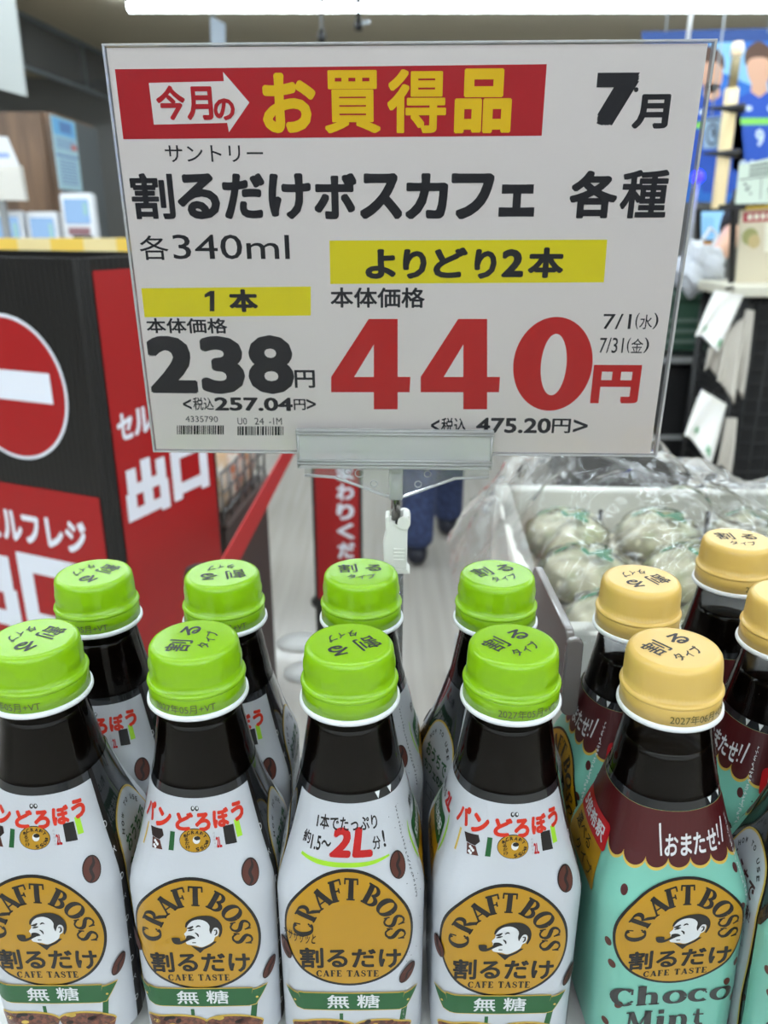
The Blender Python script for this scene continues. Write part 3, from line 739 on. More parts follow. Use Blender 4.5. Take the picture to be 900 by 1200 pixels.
# ------------------------------------------------------------------ display table under the bottles
TBZ = ZCAP - HB
t = empty('display_table', (0.02, 0.33, 0), 'white low display table the bottles stand on', 'table')
mb = MB(); mb.box((0, 0, TBZ - .02), (.54, .26, .036), bev=.003); mb.build('tabletop', mat('table_white', (205, 205, 203), .5), t)
for sx in (-1, 1):
    for sy in (-1, 1):
        mb = MB(); mb.box((sx * .235, sy * .10, (TBZ - .038) / 2), (.03, .03, TBZ - .038), bev=.003); mb.build('leg', mat('table_leg', (190, 190, 190), .4), t)
# =================================================================== PRICE SIGN
SB, STp = atY(475, 532.5, .4055), atY(473.5, 48.5, .3935)
yaw = math.radians(2.0)
sx_ = Vector((math.cos(yaw), -math.sin(yaw), 0)); sy_ = (STp - SB).normalized()
MS = frame(SB, sx_, sy_); SN = MS.to_3x3() @ Vector((0, 0, 1)); MSI = MS.inverted()
SH = (STp - SB).length
def sp(px, py):
    v = MSI @ atplane(px, py, SB, SN); return v.x, v.y
def sbox(x0, y0, x1, y1):
    xm, ym = (x0 + x1) / 2, (y0 + y1) / 2
    return (sp(x0, ym)[0], sp(xm, y1)[1], sp(x1, ym)[0], sp(xm, y0)[1])
sign = empty('price_sign', SB, 'large white price card with red banner and prices 238 and 440 yen', 'sign')
sign.matrix_world = MS
SW2 = (sp(770, 533)[0] - sp(180, 531)[0]) / 2; SXC = (sp(770, 533)[0] + sp(180, 531)[0]) / 2
paper_m = mat('sign_paper', (238, 229, 222), .55, bump=((60, 60, 60), .12, .0008))
RED = mat('sign_red', (190, 22, 34), .6, spec=.2); YEL = mat('sign_yellow', (240, 224, 20), .6, spec=.2); SBK = mat('sign_black', (30, 29, 34), .6, spec=.2); CRD = mat('sign_deep_red', (200, 20, 22), .6, spec=.2)
AMB = mat('sign_amber', (250, 204, 12), .6, spec=.2)
mb = MB(); mb.box((SXC - .0010, SH / 2, -.0012), (SW2 * 2 - .0050, SH - .0030, .0008))
a = Art()
PP, R_, Y_, K2, C_, A_ = 0, 1, 2, 3, 4, 5
a.poly([sp(*p) for p in ((134, 81), (641, 75), (635, 159), (144, 163))], R_, 1)
a.poly([sp(*p) for p in ((174, 97), (262, 95), (261, 84), (292, 120), (268, 155), (266, 144), (180, 146))], PP, 2)
B_ = lambda t_, bx, m, l=2, bd=.03, **k: a.text(t_, sbox(*bx), m, l, bold=bd, **k)
B_('今', (183, 100, 217, 141), R_, 3, .035); B_('月', (218, 101, 249, 141), R_, 3, .035); B_('の', (250, 115, 275, 141), R_, 3, .04)
for c, x0, x1, y0 in (('お', 307, 370, 85), ('買', 380, 446, 82), ('得', 454, 523, 81), ('品', 533, 600, 80)):
    B_(c, (x0, y0, x1, 156), A_, 2, .045 if c in 'お品' else .026, n=16, square=(c != 'お'))
B_('7', (698, 85, 747, 147), K2, 1, .065, square=True, n=12); B_('月', (742, 110, 785, 151), K2, 1, .04)
B_('サントリー', (193, 170, 308, 190), K2, 1, .004, n=4)
x = 152
for i, c in enumerate('割るだけボスカフ'):
    x0 = 152 + i * 53.6; wd_ = 53
    B_(c, (x0 + 1.5, 203, x0 + wd_ - 1.5, 257), K2, 1, .026 if c == '割' else .042, n=16, square=c in '割ボスカフ')
B_('ェ', (585, 216, 627, 254), K2, 1, .05, n=12, square=True)
B_('各', (668, 200, 724, 256), K2, 1, .036, n=16, square=True); B_('種', (728, 199, 783, 256), K2, 1, .024, n=16, square=True)
B_('各', (163, 276, 197, 305), K2, 1, .006, n=4); B_('340ml', (202, 275, 339, 304), K2, 1, .004, n=4)
a.poly([sp(*p) for p in ((386, 282), (712, 281), (708, 331), (387, 333))], Y_, 1)
a.poly([sp(*p) for p in ((165, 338), (364, 336), (364, 370), (169, 372))], Y_, 1)
for c, x0, x1, y0, y1 in (('よ', 428, 464, 292, 327), ('り', 472, 500, 292, 327), ('ど', 508, 548, 290, 326), ('り', 556, 582, 292, 327), ('2', 588, 614, 292, 325), ('本', 619, 661, 290, 326)):
    B_(c, (x0, y0, x1, y1), K2, 2, .045, n=12)
a.poly([sp(*p) for p in ((246, 341), (251, 341), (251, 365), (245.5, 365), (245.5, 347), (239.5, 349), (239.5, 345))], K2, 2); B_('本', (268, 339, 302, 366), K2, 2, .045)
B_('本体価格', (171, 373, 266, 391), K2, 1, .022, n=6); B_('本体価格', (387, 337, 498, 361), K2, 1, .022, n=6)
B_('2', (173, 394, 229, 461), K2, 1, .044, n=16, square=True); B_('3', (234, 394, 286, 462), K2, 1, .044, n=16); B_('8', (290, 393, 344, 462), K2, 1, .040, n=16)
B_('円', (345, 434, 369, 455), K2, 1, .022)
B_('<', (214, 468, 224, 480), K2, 1, .015); B_('税込', (226, 466, 250, 481), K2, 1, .014, n=6); B_('257.04', (251, 466, 343, 482), K2, 1, .035); B_('円', (344, 468, 358, 481), K2, 1, .02); B_('>', (359, 468, 370, 480), K2, 1, .015)
B_('4335790', (217, 488, 255, 495), K2, 1, 0); B_('U0', (278, 490, 289, 498), K2, 1, 0); B_('24', (298, 490, 309, 498), K2, 1, 0); B_('-1M', (315, 490, 330, 498), K2, 1, 0)
for bx, by in ((207, 499), (278, 500)):
    r = random.Random(bx); xx = bx
    while xx < bx + 54:
        ww = r.choice((1, 1, 1.6, 2.4)); q = [sp(xx, by), sp(xx + ww, by), sp(xx + ww, by + 10.5), sp(xx, by + 10.5)]
        a.poly(q, K2, 1); xx += ww + r.choice((.9, .9, 1.5))
for x0 in (388, 493):
    q = lambda u, v: sp(x0 + u, 374 + v)
    a.poly([q(0, 68), (q(44, 0)), q(78, 0), q(78, 68), q(93, 68), q(92, 86), q(78, 86), q(78, 106), q(50, 106), q(50, 86), q(0, 86)][::1], C_, 1)
    a.poly([q(50, 30), q(50, 68), q(27, 68)], PP, 2)
a.ell(*sp(648, 428), (sp(695, 428)[0] - sp(602, 428)[0]) / 2, (sp(648, 373)[1] - sp(648, 483)[1]) / 2, C_, 1, 64)
a.ell(*sp(649, 428), (sp(664, 428)[0] - sp(634, 428)[0]) / 2, (sp(648, 392)[1] - sp(648, 464)[1]) / 2, PP, 2, 48)
B_('円', (694, 428, 750, 473), C_, 1, .045, square=True, n=12)
for tx, bx in (('7/1', (707, 368, 740, 386)), ('(', (745, 367, 749, 386)), ('水', (750, 369, 765, 386)), (')', (766, 367, 772, 386)), ('7/31', (703, 396, 731, 414)), ('(', (735, 396, 739, 414)), ('金', (740, 397, 754, 414)), (')', (755, 396, 761, 414))):
    B_(tx, bx, K2, 1, .004, n=4)
B_('<', (505, 492, 515, 506), K2, 1, .015); B_('税込', (517, 490, 546, 508), K2, 1, .014, n=6); B_('475.20', (558, 490, 646, 508), K2, 1, .03); B_('円', (647, 491, 669, 508), K2, 1, .02); B_('>', (672, 492, 689, 507), K2, 1, .015)
a.ell(*sp(746, 105), .001, .001, K2, 1, 12)
a.build(mb.bm, planar(Matrix.Translation((0, 0, -.00078)), .00016))
mb.build('paper', [paper_m, RED, YEL, SBK, CRD, AMB], sign)
mb = MB(); W_ = SW2 * 2
case_m = film('card_case_plastic', (252, 252, 253), .04, 1.30)
edge_m = film('card_case_edge', (244, 245, 248), .1, 1.35, milky=.35)
mb.box((SXC, SH / 2, .0003), (W_, SH, .0006)); mb.build('clear_front', case_m, sign)
mb = MB(); mb.box((SXC, SH / 2, -.0026), (W_, SH, .0008)); mb.build('clear_back', case_m, sign)
mb = MB()
for sg in (-1, 1): mb.box((SXC + sg * (W_ / 2 - .0007), SH / 2, -.0011), (.0012, SH, .0040), bev=.0003)
for yy in (.0006, SH - .0006): mb.box((SXC, yy, -.0011), (W_, .0010, .0040), bev=.0003)
mb.build('case_rim', edge_m, sign)
# ------------------------------------------------------------------ stand that grips the sign
clip_m = film('clear_clip_plastic', (248, 249, 250), .05, 1.4, milky=.32)
clipe_m = film('clear_clip_edges', (232, 234, 238), .08, 1.6, milky=.35)
stand = empty('sign_stand', SB, 'clear plastic clip stand holding the price card above the bottles', 'sign stand')
stand.matrix_world = MS
cL, cB, cR, cT = sbox(349, 500, 577, 543)
cx = (cL + cR) / 2
mb = MB(); mb.box((cx, (cB + cT) / 2, .0042), (cR - cL, cT - cB, .0020), bev=.0006)
mb.box((cx, (cB + cT) / 2, -.0075), (cR - cL, cT - cB, .0020), bev=.0006)
mb.box((cx, cB - .0008, -.0016), (cR - cL, .0020, .0135), bev=.0006); mb.build('grip_channel', clip_m, stand)
mb = MB()
for yy in (cT - .001, cT - .0026, cB + .0015, cB + .0032): mb.tube([(cL, yy, .0056), (cR, yy, .0056)], .0007, 8)
for sg in (cL + .001, cR - .001): mb.tube([(sg, cB, .0054), (sg, cT, .0054)], .0006, 8)
mb.build('grip_ridge', clipe_m, stand)
stx = sp(464, 570)[0]
lo = sp(464, 582)[1]
wing = [(cL + .003, cB - .002), (cL + .003, cB - .0075), (cL + .019, cB - .0085), (stx - .0045, lo), (stx + .0045, lo), (cR - .019, cB - .0085), (cR - .001, cB - .0075), (cR - .001, cB - .002)]
mb = MB(); mb.prism(wing, .0022, Matrix.Translation((0, 0, -.0016))); mb.build('wing_bracket', film('clear_wing_plastic', (246, 247, 248), .05, 1.35, milky=.08), stand)
mb = MB()
mb.tube([(x_, y_, -.0002) for x_, y_ in wing[1:7]], .0008, 8)
for dx, dy, r in ((-.026, -.005, .0018), (-.020, -.006, .0022), (-.012, -.012, .0018), (.012, -.012, .0018), (.017, -.006, .0018)):
    mb.tube([(stx + dx + r * math.cos(k * math.pi / 6), cB + dy + r * math.sin(k * math.pi / 6), -.0001) for k in range(13)], .0003, 6)
mb.box((stx, (cB + lo) / 2 - .001, -.0010), (.0075, cB - lo + .002, .0052), bev=.0012)
mb.build('bracket_rib', clipe_m, stand)
rod_m = mat('stand_steel', (150, 148, 146), .25, metal=1.0)
joint_m = mat('stand_joint_plastic', (222, 222, 216), .45)
jT = sp(464, 604)[1]; jB = sp(468, 664)[1]; jx = sp(465, 630)[0]
mb = MB(); mb.tube([(stx, cB - .004, -.0016), (stx, jT - .006, -.0016)], .0026, 14); mb.build('rod', rod_m, stand)
mb = MB()
jm = Matrix.Translation((0, 0, -.0016))
mb.prism([(stx - .0058, jT), (stx - .0036, jT + .0004), (stx - .0036, jT - .003), (stx + .004, jT - .003), (stx + .004, jT + .001), (stx + .0075, jT + .001), (stx + .0082, jT - .0035), (stx + .0066, jT - .0075), (stx + .0064, jB), (stx - .0062, jB), (stx - .0070, jT - .016), (stx - .0054, jT - .010)], .010, jm, .0006)
for z in (-.0085, .0053): mb.tube([(stx + .0045, jT - .0025, z), (stx + .0045, jT - .0025, z * .6)], .0036, 16)
for k in range(4): mb.box((stx + .002, jB + .006 + .0022 * k, .0036), (.006, .0009, .0008))
mb.prism([(stx - .0005, jB), (stx + .0064, jB), (stx + .0082, jB - .0028), (stx - .0015, jB - .0032)], .010, jm, .0004)
mb.build('tilt_joint', joint_m, stand)
mb = MB(); mb.tube([(stx + .001, jT - .0022, .0034), (stx + .001, jT - .0022, .0046)], .0013, 12); mb.build('screw', BLACK, stand)
p = MS @ Vector((stx + .0012, jB, -.0016))
MI_ = MSI
mb = MB(); mb.tube([MI_ @ Vector((p.x, p.y, p.z + .001)), MI_ @ Vector((p.x, p.y, TBZ + .006))], .0032, 16); mb.build('pole', film('clear_pole_plastic', (232, 234, 236), .05, 1.5, milky=.12), stand)
mb = MB(); mb.lathe([(0, 0), (.026, 0), (.026, .003), (.008, .0065), (0, .0065)], 32, MI_ @ Matrix.Translation((p.x, p.y, TBZ - .0018))); mb.build('base', clipe_m, stand)
#@@BACKGROUND
# =================================================================== CRATE UNDER CLEAR FILM (right)
crate_m = mat('foam_white', (226, 224, 216), .7)
CZ = HC - .28
cx0, cx1, cy0, cy1 = .118, .66, .50, .85
crate = empty('produce_crate', ((cx0 + cx1) / 2, (cy0 + cy1) / 2, CZ - .2), 'white open crate of bagged vegetables under a clear film', 'crate', rz=math.radians(-3))
hx, hy = (cx1 - cx0) / 2, (cy1 - cy0) / 2
mb = MB(); mb.box((0, 0, .01), (2 * hx, 2 * hy, .02), bev=.003); mb.build('crate_floor', crate_m, crate)
for nm, c, d in (('side_wall', (-hx + .009, 0, .11), (.018, 2 * hy, .18)), ('side_wall', (hx - .009, 0, .11), (.018, 2 * hy, .18)), ('end_wall', (0, -hy + .009, .11), (2 * hx - .037, .018, .18)), ('end_wall', (0, hy - .009, .11), (2 * hx - .037, .018, .18))):
    mb = MB(); mb.box(c, d, bev=.003); mb.build(nm, crate_m, crate)
for k in range(4):
    mb = MB(); mb.box((-hx + .12 + k * .12, hy - .0192, .155), (.004, .002, .045)); mb.build('wall_slot', mat('slot_grey', (70, 72, 76), .6), crate)
veg_m = mat('bag_contents_pale', (244, 236, 204), .55, noise=((30, 30, 30), (206, 212, 160), .45, .65), bump=((30, 30, 30), .4, .004))
bagf_m = film('bag_film', (250, 250, 248), .10, 1.4, milky=.04, bump=(60, .6, .004))
print_m = mat('bag_print_green', (70, 132, 96), .5)
prn = random.Random(3)
bagspots = [(-.196 + .098 * i + prn.uniform(-.003, .003), -.1 + .1 * j + prn.uniform(-.003, .003), prn.uniform(-.08, .08)) for j in range(3) for i in range(5)]
bag0 = None
for i, (bx, by, br) in enumerate(bagspots):
    if bag0 is None:
        bag = empty('vegetable_bag', (0, 0, 0), 'x', 'vegetable bag')
        t = bmesh.new(); bmesh.ops.create_uvsphere(t, u_segments=40, v_segments=20, radius=1)
        for v in t.verts:
            n = math.sin(v.co.x * 6) * .04 + math.sin(v.co.y * 9 + 1) * .05
            v.co = Vector((v.co.x * .040 * (1 + n), v.co.y * .040 * (1 + n), max(v.co.z, -.6) * .023 * (1 + n)))
        for f in t.faces: f.smooth = True
        mb = MB(); mb.merge(t); mb.build('contents', veg_m, bag)
        t = bmesh.new(); bmesh.ops.create_uvsphere(t, u_segments=48, v_segments=24, radius=1)
        for v in t.verts:
            n = math.sin(v.co.x * 14 + v.co.y * 5) * .05 + math.sin(v.co.y * 17 + v.co.z * 8) * .05
            v.co = Vector((v.co.x * .0445 * (1 + n * .6), v.co.y * .0445 * (1 + n * .6), max(v.co.z, -.6) * .028 * (1 + n)))
        for f in t.faces: f.smooth = True
        mb = MB(); mb.merge(t); mb.build('bag', bagf_m, bag)
        mb = MB(); a = Art()
        for k in range(12):
            a.ell(prn.uniform(-.026, .026), prn.uniform(-.028, .028), .008, .0028, 0, 1, 14, prn.uniform(0, 3))
        a.build(mb.bm, lambda x, y, l: Vector((x, y, .0300 * math.sqrt(max(.05, 1 - (x / .047) ** 2 - (y / .047) ** 2)) + .0004)))
        mb.build('printed_leaf', print_m, bag)
        bag0 = bag; r = bag
    else:
        r = bag0.copy(); COL.objects.link(r)
        for ch in bag0.children:
            c = ch.copy(); COL.objects.link(c); c.parent = r
    r.location = (crate.location.x + bx, crate.location.y + by, CZ - .2 + .151 + .0182); r.rotation_euler = (0, 0, br)
    tag(r, 'clear bag of pale vegetables with green print in the white crate', 'vegetable bag', 'vegetable bags in the crate')
# false bottom of cardboard that lifts the bags
mb = MB(); mb.box((0, 0, .0855), (2 * hx - .045, 2 * hy - .045, .130)); mb.build('inner_tray', mat('tray_cream', (214, 206, 184), .7), crate)
# clear film tented over the crate
rn = random.Random(11)
mb = MB(); bm = mb.bm; NX, NY = 90, 70
fx0, fx1, fy0, fy1 = .075, .70, .475, .90
def film_z(u, v):
    z = CZ + .012 + .085 * math.exp(-((u - .25) / .135) ** 2) * (.2 + .8 * v) + .008 * v
    z += .008 * math.sin(u * 23 + v * 9) * math.sin(v * 17 - u * 6) + .005 * math.sin(u * 51 - v * 33)
    e = min(u, 1 - u, v, 1 - v)
    if e < .12: z -= (.12 - e) ** 1.3 * 1.6
    return z + rn.uniform(-.0007, .0007)
g = [[bm.verts.new((fx0 + (fx1 - fx0) * i / NX + rn.uniform(-.002, .002), fy0 + (fy1 - fy0) * j / NY + rn.uniform(-.002, .002), film_z(i / NX, j / NY))) for i in range(NX + 1)] for j in range(NY + 1)]
for j in range(NY):
    for i in range(NX):
        q = (g[j][i], g[j][i + 1], g[j + 1][i + 1], g[j + 1][i])
        if (i + j) % 2: bm.faces.new(q[:3]); bm.faces.new((q[0], q[2], q[3]))
        else: bm.faces.new((q[0], q[1], q[3])); bm.faces.new(q[1:])
for f in bm.faces: f.smooth = True
o = mb.build('plastic_film_cover', film('crinkled_film', (250, 251, 251), .06, 1.30, milky=.03, bump=(24, .5, .006)))
tag(o, 'crinkled clear plastic film tented over the white crate', 'plastic film')
mb = MB(); t = empty('produce_stand', (.40, .68, 0), 'grey stand carrying the white vegetable crate', 'stand')
pm = mat('stand_grey', (150, 150, 150), .5)
mb.box((0, 0, CZ - .2 - .016), (.62, .40, .03), bev=.003); mb.build('stand_top', pm, t)
for sx in (-1, 1):
    for sy in (-1, 1):
        mb = MB(); mb.box((sx * .28, sy * .17, (CZ - .232) / 2), (.03, .03, CZ - .232)); mb.build('leg', pm, t)
# grey shelf divider standing at the end of the green bottles
dv = atZ(664, 690, HC - .165)
t = empty('shelf_divider', (.0915, .425, TBZ - .002), 'small grey rounded divider plate right of the green-capped back row', 'divider', rz=math.radians(1))
dm = mat('divider_grey', (112, 106, 104), .28, coat=.4)
zd0, zd1 = HC - .232 - (TBZ - .002), HC - .189 - (TBZ - .002)
mb = MB(); mb.prism([(p[0], p[1] + zd0) for p in rrect(.088, zd1 - zd0, .008)], .0045, frame(Vector((0, -.038, 0)), Vector((0, 1, 0)), UP), .001); mb.build('divider_plate', dm, t)
mb = MB(); mb.prism([(p[0], p[1] + zd0 - .002) for p in rrect(.0085, zd1 - zd0 + .001, .004)], .004, frame(Vector((.001, -.0835, 0)), Vector((1, 0, 0)), UP), .001); mb.build('front_edge', mat('divider_edge', (118, 112, 110), .25, coat=.5), t)
mb = MB(); mb.tube([(0, .004, 0), (0, .004, zd0 + .012)], .004, 12); mb.build('post', dm, t)
# =================================================================== RED AND BLACK EXIT BOX (left)
K = atY(94, 303, 1.25)
yb = math.radians(23.5)
dR = Vector((math.sin(yb), math.cos(yb), 0)); dL = Vector((-math.cos(yb), math.sin(yb), 0)); UP = Vector((0, 0, 1))
nF = -dR; nS = -dL          # outward normals of the front and right faces
BH = K.z
K0 = Vector((K.x, K.y, 0))
corr_m = mat('corrugated_black', (24, 22, 21), .35, bump=((1, 1, 1), 0, 0))
corr_m = MATS['corrugated_black']
pR_ = mat('exit_red', (160, 9, 14), .45, coat=.15); pW_ = mat('exit_white', (226, 230, 240), .5); pB_ = mat('exit_black_print', (27, 23, 21), .38, coat=.2)
ebox = empty('exit_box_sign', K0, 'tall black corrugated box sign with red no-entry mark and self-checkout exit lettering', 'sign')
def floc(p): return p - K0
edge = atplane(255, 560, K, nS); SWD = (edge - K).dot(dR)
FWD = .62; TH_ = .012
def slab(a0, a1, n_out, z0=0.0, z1=BH, nm='panel', m=corr_m, ribs=True):
    """upright corrugated sheet between two ground points, outer face on a0-a1"""
    mb = MB(); d = (a1 - a0); L = d.length; d.normalize()
    n = max(4, int(L / .012)); bm = mb.bm
    front = [[], []]
    for i in range(n * 4 + 1):
        x = L * i / (n * 4); off = -.0006 * (1 - math.cos(2 * math.pi * i / 4)) / 2 if ribs else 0
        for q, z in ((0, z0), (1, z1)): front[q].append(bm.verts.new(a0 + d * x + n_out * off + UP * z))
    back = [[bm.verts.new(a0 + d * x - n_out * TH_ + UP * z) for x in (0, L)] for z in (z0, z1)]
    for i in range(n * 4): bm.faces.new((front[0][i], front[0][i + 1], front[1][i + 1], front[1][i]))
    bm.faces.new((back[0][1], back[0][0], back[1][0], back[1][1]))
    bm.faces.new(front[1] + [back[1][1], back[1][0]]); bm.faces.new(front[0][::-1] + [back[0][0], back[0][1]])
    bm.faces.new((front[0][0], front[1][0], back[1][0], back[0][0])); bm.faces.new((front[0][-1], back[0][1], back[1][1], front[1][-1]))
    bmesh.ops.recalc_face_normals(bm, faces=bm.faces)
    return mb
Z0 = Vector((0, 0, 0))
# front face, its printing
bev = .018
cF = dL * bev; cS = dR * bev
def facing(n_, x_): return frame(K0 - K0, x_, UP)
mb = slab(cF, dL * FWD, nF)
aF = Art(); MF = frame(Vector((0, 0, 0)), -dL, UP)     # local x to the right along the front face, origin at the corner
def fp(px, py):
    p = atplane(px, py, K, nF) - K0; return p.dot(-dL), p.z
def fpb(x0, y0, x1, y1): return (fp(x0, (y0 + y1) / 2)[0], fp((x0 + x1) / 2, y1)[1], fp(x1, (y0 + y1) / 2)[0], fp((x0 + x1) / 2, y0)[1])
r_edge = fp(78, 450)[0]; top = fp(3, 367)[1]; bot_ = fp(3, 534)[1]
rad = (top - bot_) / 2; ccx, ccz = r_edge - rad, (top + bot_) / 2
aF.ell(ccx, ccz, rad, rad, 2, 1, 64); aF.ell(ccx, ccz, rad * .955, rad * .955, 1, 2, 64)
bt, bb = fp(40, 436)[1], fp(40, 471)[1]; bx1 = fp(61, 455)[0]
aF.rect(2 * ccx - bx1, bb, bx1, bt, 2, 3)
zr = (fp(0, 566)[1] + fp(108, 580)[1]) / 2
xr = -bev - .006
aF.rect(-FWD + .02, .06, xr, zr, 1, 1)
tx = fpb(0, 603, 101, 640)
aF.text('フレジ', (fp(28, 620)[0], tx[1], fp(101, 620)[0], tx[3]), 2, 2, bold=.04, n=8)
chw = (fp(101, 620)[0] - fp(28, 620)[0]) / 3.0
aF.text('セル', (fp(28, 620)[0] - 2.05 * chw, tx[1], fp(28, 620)[0] - .05 * chw, tx[3]), 2, 2, bold=.04, n=8)
ch_t = fp(40, 650)[1]; ch_h = .175
kx = fp(100, 700)[0]
aF.text('口', (kx - .155, ch_t - ch_h, kx, ch_t), 2, 2, bold=.06, n=12, square=True)
aF.text('出', (kx - .335, ch_t - ch_h, kx - .17, ch_t), 2, 2, bold=.06, n=12, square=True)
aF.build(mb.bm, lambda x, y, l: MF @ Vector((x, y, .0010 + .0004 * l)))
mb.build('front_panel', [corr_m, pR_, pW_, pB_], ebox)
# right face
mb = slab(cS, dR * SWD, nS)
aS = Art(); MSd = frame(Vector((0, 0, 0)), dR, UP)
def rp(px, py):
    p = atplane(px, py, K, nS) - K0; return p.dot(dR), p.z
zt = rp(130, 316)[1]
aS.rect(bev + .003, .06, SWD - .010, zt, 1, 1)
for c, q in (('セ', (136, 483, 155, 516)), ('ル', (156, 476, 178, 508))):
    x0, x1 = rp(q[0], 500)[0], rp(q[2], 500)[0]; y1, y0 = rp((q[0] + q[2]) / 2, q[1])[1], rp((q[0] + q[2]) / 2, q[3])[1]
    aS.text(c, (x0, y0, x1, y1), 2, 2, bold=.04)
x0 = rp(136, 500)[0]; cw = rp(155, 500)[0] - x0; ym = rp(146, 499)[1]
for i, c in enumerate('フレジ'):
    xx = rp(179, 490)[0] + i * (SWD - .02 - rp(179, 490)[0]) / 3
    aS.text(c, (xx, ym - .03, xx + (SWD - .02 - rp(179, 490)[0]) / 3.3, ym + .03), 2, 2, bold=.04)
a0, a1 = rp(146, 575)[0], rp(196, 560)[0]; b0, b1 = rp(201, 560)[0], rp(243, 550)[0]
zt_, zb_ = rp(148, 545)[1], rp(152, 616)[1]
aS.text('出', (a0, zb_, a1, zt_), 2, 2, bold=.06, n=12, square=True); aS.text('口', (b0, zb_ + .004, b1, zt_ - .004), 2, 2, bold=.06, n=12, square=True)
aS.build(mb.bm, lambda x, y, l: MSd @ Vector((x, y, .0010 + .0004 * l)))
mb.build('side_panel', [corr_m, pR_, pW_, pB_], ebox)
nC = (nF + nS).normalized()
mb = slab(cS, cF, nC, ribs=False)
for k in (.3, .62): 
    q = cS.lerp(cF, k); mb.box(q + nC * .0008 + UP * BH / 2, (.0022, .0022, BH))
mb.build('corner_strip', corr_m, ebox)
A_, B__ = dL * FWD, dL * FWD + dR * SWD
slab(B__ - dR * TH_, A_ + dR * TH_, dL).build('side_panel', corr_m, ebox)
slab(dR * SWD - dL * -TH_, B__ - dL * TH_, dR).build('back_panel', corr_m, ebox)
# =================================================================== LOW SNACK SHELF (behind the box)
dG = Vector((math.sin(math.radians(6.3)), math.cos(math.radians(6.3)), 0)); dGx = Vector((dG.y, -dG.x, 0))
E1 = atY(312, 560, 2.0); ZS = E1.z
E0 = Vector((E1.x, E1.y, 0))
sh_m = mat('shelf_brown', (66, 54, 50), .6); wire_m = mat('wire_grey', (120, 120, 122), .35, metal=.8)
shelf = empty('snack_shelf', E0, 'low dark brown shelf with wire fence and snack packs behind the red box', 'shelf', rz=math.radians(-6.3))
LS = .36
mb = MB(); mb.box((-.06, -LS / 2, ZS / 2 - .006), (.12, LS, ZS - .012), bev=.004); mb.build('shelf_base', sh_m, shelf)
mb = MB(); mb.box((-.06, -LS / 2, ZS), (.13, LS + .01, .012), bev=.003); mb.build('shelf_top', mat('shelf_edge', (84, 72, 68), .4), shelf)
mb = MB()
for z in (.03, .075, .12): mb.tube([(-.004, -LS, ZS + z), (-.004, 0, ZS + z), (-.12, 0, ZS + z)], .003, 8)
for k in range(7): mb.tube([(-.004, -LS * k / 6, ZS), (-.004, -LS * k / 6, ZS + .125)], .003, 8)
for k in range(2): mb.tube([(-.06 * (k + 1), 0, ZS), (-.075 * (k + 1), 0, ZS + .125)], .003, 8)
mb.build('wire_fence', wire_m, shelf)
pk_cols = [(206, 150, 110), (150, 160, 200), (210, 120, 80), (170, 120, 150), (220, 190, 150)]
def pack(i, x, y):
    m1 = mat('pack_%d' % (i % 5), pk_cols[i % 5], .3, noise=((30, 30, 30), (235, 225, 215), .45, .6))
    mb = MB(); bm = mb.bm; NXp, NZp = 8, 12
    for sg in (-1, 1):
        g = [[bm.verts.new((sg * .022 * (math.sin(math.pi * a_ / NXp) * math.sin(math.pi * b_ / NZp)) ** .6, -.055 + .11 * a_ / NXp, .17 * b_ / NZp)) for a_ in range(NXp + 1)] for b_ in range(NZp + 1)]
        for b_ in range(NZp):
            for a_ in range(NXp):
                f = bm.faces.new((g[b_][a_], g[b_][a_ + 1], g[b_ + 1][a_ + 1], g[b_ + 1][a_])); f.smooth = True
    bmesh.ops.remove_doubles(bm, verts=bm.verts, dist=1e-5); bmesh.ops.recalc_face_normals(bm, faces=bm.faces)
    o = mb.build('snack_pack', m1)
    o.location = E0 + Matrix.Rotation(math.radians(-6.3), 3, 'Z') @ Vector((x, y, 0)) + UP * (ZS + .0065)
    o.rotation_euler = (0, 0, math.radians(-6.3))
    return tag(o, 'upright snack pack behind the wire fence of the low brown shelf', 'snack pack', 'snack packs on the low shelf')
i = 0
for y in (-.065, -.178, -.29):
    for x in (-.032, -.084):
        pack(i, x, y); i += 1
# =================================================================== RED BELT BARRIER AND FLOOR SIGN
belt_m = mat('belt_red', (176, 26, 26), .6)
bz = .75
q0, q1 = atZ(262, 672, bz), atZ(340, 527, bz)
dirb = (q1 - q0).normalized(); nb = Vector((dirb.y, -dirb.x, 0))
qa, qb = q0 - dirb * .12, q0 + dirb * ((2.5 - q0.y) / dirb.y)
belt = empty('belt_barrier', Vector((qa.x, qa.y, 0)), 'red belt barrier stretched from beside the red box to a black post', 'barrier')
mb = MB(); mb.box(((qb - qa) / 2) * 1.0 + UP * bz - UP * (qa.z - bz) - UP * .0, ((qb - qa).length, .003, .05), rot=Matrix(((dirb.x, -dirb.y, 0), (dirb.y, dirb.x, 0), (0, 0, 1))))
mb.build('belt', belt_m, belt)
for q in (qa, qb):
    lx, ly = q.x - qa.x, q.y - qa.y
    mb = MB(); mb.lathe([(0, 0), (.055, 0), (.055, .010), (.035, .018), (.02, .03), (.02, .72), (.024, .722), (.024, .80), (.02, .812), (0, .812)], 32, Matrix.Translation((lx, ly, 0)))
    mb.build('post', BLACK, belt)
fs0 = atY(396, 700, 2.15)
fsg = empty('floor_sign', Vector((fs0.x, 2.15, 0)), 'narrow red upright floor sign with white vertical lettering and black frame', 'sign')
fl, fr_ = atY(368, 640, 2.15).x - fs0.x, atY(425, 640, 2.15).x - fs0.x
ftop = 1.16
mb = MB(); mb.box(((fl + fr_) / 2, 0, (ftop + .02) / 2), (fr_ - fl, .02, ftop - .02), bev=.003); mb.build('frame', mat('frame_black', (20, 19, 20), .4), fsg)
mb = MB(); zlow = atY(396, 701, 2.139).z
